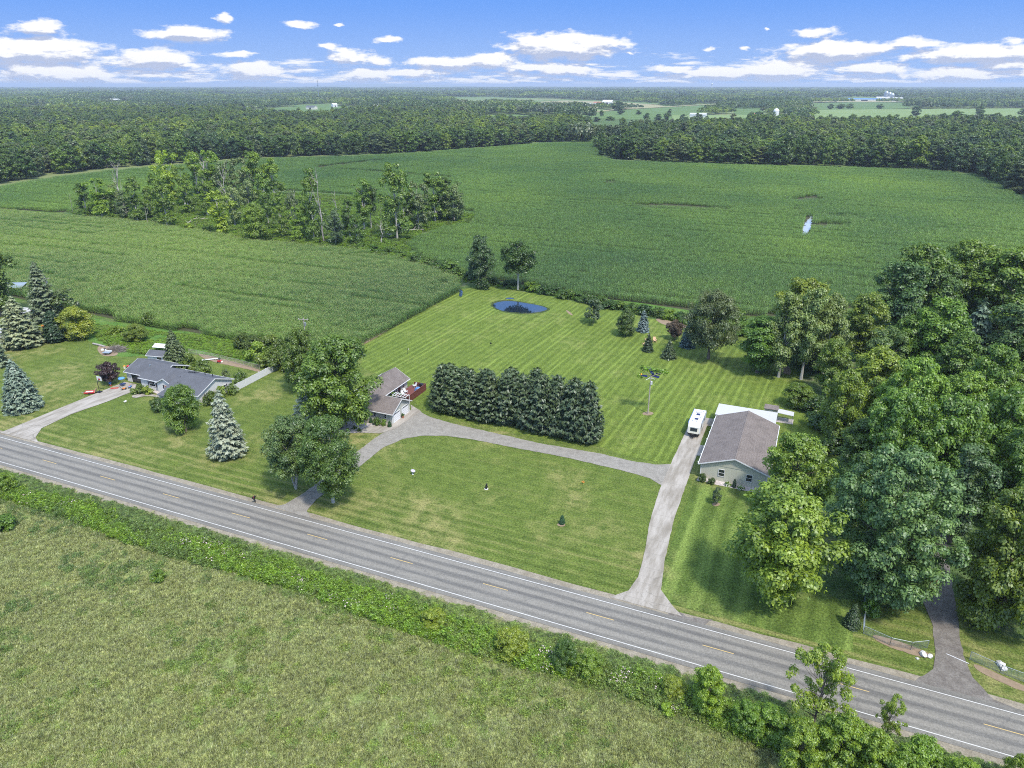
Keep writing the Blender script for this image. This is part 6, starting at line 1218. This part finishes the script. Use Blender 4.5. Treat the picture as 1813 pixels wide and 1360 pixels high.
# near ditch bushes, front right corner and beyond
FB = [('scrag', 1432, 1318, 1142, 118, 'tall ragged light green tree in front of the road at lower right', (.85, .9, .7)), ('scrag', 1560, 1330, 1232, 52, 'thin young tree right of the tall ragged one', (.9, .95, .7)), ('light2', 1250, 1262, 1184, 66, 'pointed bright bush in the ditch left of the ragged tree', (.8, .95, .7)), ('round', 1000, 1190, 1133, 46, 'dark blue green bush in the ditch', (.62, .78, .95)), ('bright', 768, 1110, 1080, 46, 'yellow green bush furthest left in the ditch row', (.9, 1, .8)),
      ('bright', 905, 1158, 1114, 62, 'large yellow green bush in the ditch left of the dark one', (.85, .95, .75)), ('bright', 1042, 1196, 1155, 50, 'lighter bush touching the dark blue green one', (.75, .95, .75)), ('bright', 15, 872, 838, 40, 'bright bush at the left end of the ditch weeds', (.9, 1.1, .8)), ('bright', 1190, 1232, 1200, 46, 'yellowish low bush left of the pointed one', (1, 1.05, .75)),
      ('light2', 1365, 1312, 1256, 74, 'broad bush at the left foot of the ragged tree', (.75, .9, .7)), ('light2', 1410, 1372, 1284, 84, 'leafy bush below the ragged tree', (.85, .9, .65)), ('light2', 1475, 1372, 1268, 92, 'tangled bush right of the ragged tree base', (.85, .92, .65)), ('light2', 1530, 1400, 1298, 92, 'bush under the thin young tree', (.9, .95, .7)), ('light2', 1612, 1396, 1310, 84, 'rounded bush at the bottom edge right', (.7, .9, .7)),
      ('light2', 1320, 1300, 1246, 56, 'dense bush between the pointed bush and the broad bush', (.6, .78, .65)), ('light2', 1690, 1436, 1352, 76, 'bush at the bottom edge furthest right', (.8, .95, .7)), ('light2', 1580, 1440, 1340, 92, 'bush cut by the bottom edge', (.65, .8, .6)), ('bright', 1800, 1400, 1342, 60, 'small bush at the lower right picture corner', (.85, 1, .7)), ('light2', 1645, 1400, 1345, 60, 'bush beside the rounded bottom one', (.6, .8, .6))]
for i, (k, a, b, c_, w_, lb, col) in enumerate(FB): T(k, a, b, c_, w_, 'ragged_tree' if k == 'scrag' else 'ditch_bush', lb, 'tree' if k == 'scrag' else 'bush', None, col, rz=i * 1.9)
for i, (px, py, w_, lb) in enumerate(((280, 1028, 32, 'lone dark tuft bush in the near meadow'), (12, 935, 44, 'low dark bush in the meadow at the left edge'), (1180, 1262, 30, 'small weed clump at the meadow edge below the ditch'))): T('shrub%d' % i, px, py, py - w_ * .5, w_, 'meadow_bush', lb, 'bush', None, (1.3, 1.35, .8))

# ------------------------------------------------------------------ woods beyond the field
WA = PP((-900, 420), (-300, 356), (0, 326), (60, 314), (120, 306), (200, 298), (330, 288), (450, 280), (620, 275), (760, 268), (870, 260), (930, 254), (1000, 251), (1058, 251), (1040, 232), (985, 219), (940, 210), (905, 206), (600, 202), (0, 204), (-900, 206))
WB = PP((1066, 281), (1090, 283), (1200, 289), (1350, 292), (1500, 296), (1640, 301), (1720, 308), (1757, 322), (1790, 338), (1813, 348), (1880, 372), (1960, 396), (2300, 400), (3200, 380), (2500, 240), (1813, 230), (1500, 231), (1300, 229), (1180, 237), (1110, 246), (1062, 262))
CLR = [('field_tan', [(940, 181), (1000, 178), (1080, 180), (1170, 186), (1180, 190), (1100, 192), (1040, 191), (960, 189)]), ('field_green', [(1015, 206), (1060, 201), (1110, 194), (1180, 190), (1245, 184), (1300, 183), (1245, 196), (1235, 212), (1130, 212), (1060, 210)]), ('field_pale', [(930, 190), (1050, 193), (1090, 196), (1040, 202), (990, 200)]),
       ('field_green', [(1300, 193), (1350, 192), (1352, 206), (1298, 205)]), ('field_green', [(1435, 183), (1520, 181), (1600, 182), (1612, 192), (1500, 195), (1440, 195)]), ('field_pale', [(1440, 195), (1610, 193), (1840, 192), (1990, 198), (1990, 212), (1700, 216), (1440, 212)]), ('field_green', [(1440, 212), (1700, 216), (1990, 212), (1990, 225), (1700, 228), (1440, 226)]), ('field_tan', [(1430, 175), (1600, 175), (1610, 181), (1430, 181)]),
       ('field_green', [(420, 214), (440, 196), (500, 190), (600, 188), (640, 190), (630, 206), (560, 214)]), ('field_green', [(520, 186), (590, 184), (590, 189), (520, 191)]), ('field_green', [(835, 222), (850, 206), (905, 203), (960, 205), (990, 214), (980, 226), (880, 226)]), ('field_green', [(250, 196), (330, 190), (420, 190), (420, 196), (300, 200)]), ('field_pale', [(700, 186), (800, 182), (860, 184), (850, 190), (720, 191)]), ('field_green', [(0, 192), (80, 188), (140, 190), (60, 198), (-60, 200)]), ('field_pale', [(640, 196), (680, 192), (690, 198), (650, 202)]),
       ('scrub', [(1020, 212), (1240, 212), (1330, 214), (1330, 226), (1150, 234), (1090, 242), (1062, 248), (1045, 230)]), ('field_pale', [(1190, 204), (1400, 204), (1400, 213), (1190, 213)]), ('field_tan', [(1020, 155.5), (1100, 155.3), (1100, 156.6), (1020, 156.8)]), ('field_green', [(1760, 178), (1840, 177), (1840, 181), (1762, 182)]), ('field_tan', [(1200, 173), (1250, 172), (1250, 178), (1200, 179)]), ('field_pale', [(180, 182), (230, 180), (232, 187), (182, 188)]), ('field_green', [(1170, 178), (1200, 177), (1200, 183), (1165, 184)])]
CWp = [PP(*q) for _, q in CLR]
rg = np.random.default_rng(21); S = 11.2
sites = []
for poly in (WA, WB):
    p = np.array(poly); gx, gy = np.meshgrid(np.arange(p[:, 0].min(), p[:, 0].max(), S), np.arange(p[:, 1].min(), p[:, 1].max(), S)); x = gx.ravel() + rg.uniform(-3.6, 3.6, gx.size); y = gy.ravel() + rg.uniform(-3.6, 3.6, gx.size)
    fwd = (x - CX) * FW[0] + (y - CY) * FW[1]; lat = (x - CX) * RT[0] + (y - CY) * RT[1]; k = inside(x, y, poly) & (np.abs(lat) < fwd * .86 + 50) & (fwd < 2300)
    for w_ in CWp: k &= ~inside(x, y, w_)
    sites.append(np.stack([x[k], y[k], fwd[k]], 1))
    # a closed front: extra trees along the edge polyline
ST = np.concatenate(sites); hs = (rg.normal(19, 2.6, len(ST)) + 2.2 * np.sin(ST[:, 0] / 60) * np.sin(ST[:, 1] / 75)).clip(12, 27); ws = rg.normal(14.0, 3.2, len(ST)).clip(7, 22); ks = rg.integers(0, len(WOOD), len(ST))
lat = (ST[:, 0] - CX) * RT[0] + (ST[:, 1] - CY) * RT[1]; inview = np.abs(lat) < ST[:, 2] * .735
# trees with nothing nearer in front of them make the face of the wood: they are individuals
occl = np.zeros(len(ST), int)
for i in range(len(ST)):
    if inview[i] and ST[i, 2] < 1000:
        d = ST[i, 2] - ST[:, 2]; occl[i] = ((d > 5) & (d < 60) & (np.abs(lat - lat[i]) < 7)).sum()
    else: occl[i] = 99
order = np.argsort(occl * 160 + ST[:, 2]); ind = set(order[:185].tolist())
cols = [(.80, .88, .86), (.95, 1.0, .85), (.70, .82, .82), (1.05, 1.05, .8), (.85, .95, .8)]
for i in ind:
    k = WOOD[ks[i]]; h_ = hs[i]
    plant(k, ST[i, 0], ST[i, 1], h_, ws[i], 'woodland_tree', 'leafy tree in the face of the woods beyond the corn', 'tree', 'trees along the front of the far woods', cols[i % 5], rz=float(rg.uniform(0, 6.3)), z=-.2)
rest = np.array([i for i in range(len(ST)) if i not in ind]); print('woods', len(ind), len(rest))
def joined(k):
    a, b = D[k]['crown'], D[k]['trunk']; return a
lib_wood = lib('wood_library', [D[k]['crown'] for k in WOOD])
rr = np.array([D[k]['R'] for k in WOOD]); kk = ks[rest]
scatter('far_woods', np.stack([ST[rest, 0], ST[rest, 1], 0 * rest - .2, rg.uniform(0, 6.3, len(rest)), ws[rest] / 2 / rr[kk], ws[rest] / 2 / rr[kk], hs[rest] / 19, kk], 1), lib_wood, 'unbroken canopy of the woods beyond the corn fields')
# groves out to the horizon, kept off the fields
CW = []
for i, (mt, q) in enumerate(CLR): w_ = PP(*q); CW.append(w_); sheet('farm_field', w_, .15 + .03 * i, mt)
sheet('country_lane', PP((1016, 201), (1040, 198.6), (1100, 193), (1180, 189), (1300, 182.5), (1300, 183.4), (1180, 190.2), (1100, 194.6), (1040, 200.4), (1016, 202.6)), 1.0, 'field_tan')
def grove(seed, size, n_, H, leafs, L_):
    rg = np.random.default_rng(seed); Vs = []
    for i in range(n_):
        cx, cy_ = rg.uniform(-size / 2, size / 2, 2); h_ = H * rg.uniform(.7, 1.1); r_ = rg.uniform(4.5, 7) * L_ / 2.2
        d = unit(rg.normal(0, 1, (leafs, 3))); d[:, 2] = np.where(d[:, 2] < -.3, -d[:, 2], d[:, 2]); rr_ = rg.uniform(.7, 1.05, (leafs, 1)) * [r_, r_, h_ * .42]
        Vs.append(leafquads(rg, np.array([cx, cy_, h_ * .58]) + d * rr_, d + [0, 0, .3], L_, L_ * .7, .6))
    return quadmesh('grove', np.concatenate(Vs), ('leaf_mid', 'leaf_dark', 'leaf_light', 'leaf_grey')[seed % 4])
lib_gr = lib('grove_library', [grove(i, 42, 16, 18, 90, 1.9) for i in (0, 1, 2, 3, 5)])
def grove_sites(r0, r1, S, seed, label, name, sc_):
    rg = np.random.default_rng(seed); gx, gy = np.meshgrid(np.arange(-r1, r1, S), np.arange(r0 * .6, r1 * 1.01, S)); lat = gx.ravel() + rg.uniform(-.3, .3, gx.size) * S; fwd = gy.ravel() + rg.uniform(-.3, .3, gx.size) * S
    d = np.hypot(lat, fwd); k = (d > r0) & (d <= r1) & (np.abs(lat) < fwd * .86 + 60); lat, fwd = lat[k], fwd[k]
    x = CX + fwd * FW[0] + lat * RT[0]; y = CY + fwd * FW[1] + lat * RT[1]; ok = np.ones(len(x), bool)
    for w_ in CW + [WA, WB]:
        for dx, dy in ((0, 0), (S * .45, 0), (-S * .45, 0), (0, S * .45), (0, -S * .45)): ok &= ~inside(x + dx, y + dy, w_)
    # open farmland between blocks of forest
    gap = np.sin(x / 310 + 1.3 * np.sin(y / 540)) + np.sin(y / 420 + x / 900 + 2); ok &= gap < (1.0 if r1 < 5000 else 1.2)
    ok &= ~inside(x, y, FR)
    x, y = x[ok], y[ok]; n_ = len(x); hm = 1 + .22 * np.sin(x / 260 + y / 330) + rg.normal(0, .1, n_); species = (np.sin(x / 400 + 2 * np.sin(y / 300)) + rg.normal(0, .45, n_)); idx = np.where(species > .7, 1, np.where(species < -.8, 2, rg.integers(0, 5, n_)))
    print(name, n_); s = sc_ * rg.uniform(.9, 1.1, n_)
    return scatter(name, np.stack([x, y, 0 * x - .3, rg.uniform(0, 6.3, n_), s, s, hm * (1 + (sc_ - 1) * .12), idx], 1), lib_gr, label)
grove_sites(900, 4200, 36, 31, 'patchwork of woods beyond the farm fields', 'middle_distance_woods', 1.0)
grove_sites(4200, 15000, 105, 32, 'dark forest reaching to the horizon', 'horizon_forest', 3.0)
for i, (px, py, ty, w_) in enumerate(((1130, 203, 195, 10), (1098, 203, 188, 14), (1093, 196, 178, 20), (1013, 196, 185, 12), (1065, 206, 195, 9), (1185, 206, 193, 9), (1505, 193, 183, 12), (1488, 193, 184, 16), (1558, 193, 184, 13), (1620, 206, 188, 16), (1733, 206, 187, 16), (1640, 214, 203, 14), (1692, 218, 196, 26), (1665, 216, 203, 14), (1808, 204, 192, 14), (1470, 193, 184, 12), (1145, 212, 200, 12), (1165, 214, 202, 14), (1210, 214, 202, 12), (1180, 214, 200, 12), (1102, 222, 208, 14), (1056, 216, 207, 14), (1080, 214, 206, 16), (1040, 214, 205, 14), (1235, 216, 200, 16), (975, 190, 184, 8), (985, 189, 185, 7), (1000, 188, 184, 6))):
    x, y = P(px, py); h_ = height_at(x, y, ty); plant(WOOD[i % 8], x, y, h_, w_ * 1.1 * depth(x, y, 5) / FPX, 'field_oak', 'single round tree standing out in the distant farm fields', 'tree', 'single trees in the distant fields', (.75, .85, .85), rz=i)
# low rise on the horizon
mb = MB(); x, y = P(690, 153.2); pts = []
nx, ny = 40, 10; base = len(mb.v)
for j in range(ny + 1):
    for i in range(nx + 1):
        u, v = i / nx * 2 - 1, j / ny * 2 - 1; lat = u * 4200; f_ = v * 2000; hgt = 88 * max(0, math.cos(u * 1.5708)) ** 1.6 * max(0, math.cos(v * 1.5708)) + 5 * math.sin(i * 1.7) * (1 - abs(u)) - 2
        mb.v.append((x + lat * RT[0] + f_ * FW[0], y + lat * RT[1] + f_ * FW[1], hgt))
for j in range(ny):
    for i in range(nx): a = j * (nx + 1) + i; mb.f.append((a, a + 1, a + nx + 2, a + nx + 1)); mb.mi.append(0)
o = mb.build('hills', 'countryside'); o['kind'] = 'structure'
# ------------------------------------------------------------------ the air
HAZE = 0.000085
if HAZE:
    mb = MB(); mb.box(-29000, -3000, -1.5, 29000, 40000, 98); me = mb.mesh('haze', []); o = link('haze', me); o['kind'] = 'stuff'; o['label'] = 'thin blue summer haze over the countryside'
    m = bpy.data.materials.new('haze'); m.use_nodes = True; k = N(m.node_tree)
    pv = k.new('ShaderNodeVolumePrincipled', {'Color': (.74, .82, .93, 1), 'Density': HAZE, 'Anisotropy': .2}); k.new('ShaderNodeOutputMaterial', {'Volume': pv.outputs[0]}); me.materials.append(m); m.cycles.homogeneous_volume = True if hasattr(m.cycles, 'homogeneous_volume') else None

# ------------------------------------------------------------------ labels of look-alikes: their place in the row
ORD = ['leftmost', 'second', 'third', 'fourth', 'fifth', 'sixth', 'seventh', 'eighth', 'ninth', 'tenth', 'eleventh', 'twelfth', 'thirteenth', 'fourteenth', 'fifteenth', 'sixteenth', 'seventeenth', 'eighteenth', 'nineteenth']
TEN = {20: 'twent', 30: 'thirt', 40: 'fort', 50: 'fift'}
def ordinal(i):
    if i < 19: return ORD[i]
    k = i + 1; t = k // 10 * 10
    return TEN[t] + 'ieth' if k == t else TEN[t] + 'y-' + ['', 'first'] [1] if k == t + 1 else TEN[t] + 'y-' + ORD[k - t - 1]
for grp, txt in (('trees of the field hedgerow', 'ragged green tree of the hedgerow between the corn fields'), ('bushes of the scrub strip', 'low rounded bush of the scrub strip along the corn'), ('bushes in the thicket by the corn', 'green bush of the thicket by the white fence'), ('single trees in the distant fields', 'round lone tree in the distant farm fields'), ('understory of the wood on the right', 'smaller dark tree between the large crowns of the right wood')):
    obs = [o for o in sc.objects if o.get('group') == grp]
    def scr(o): return ((o.location.x - CX) * RT[0] + (o.location.y - CY) * RT[1]) / depth(o.location.x, o.location.y)
    for i, o in enumerate(sorted(obs, key=scr)): o['label'] = ordinal(i) + ' ' + ('' if i == 0 else 'from the left, ') + txt
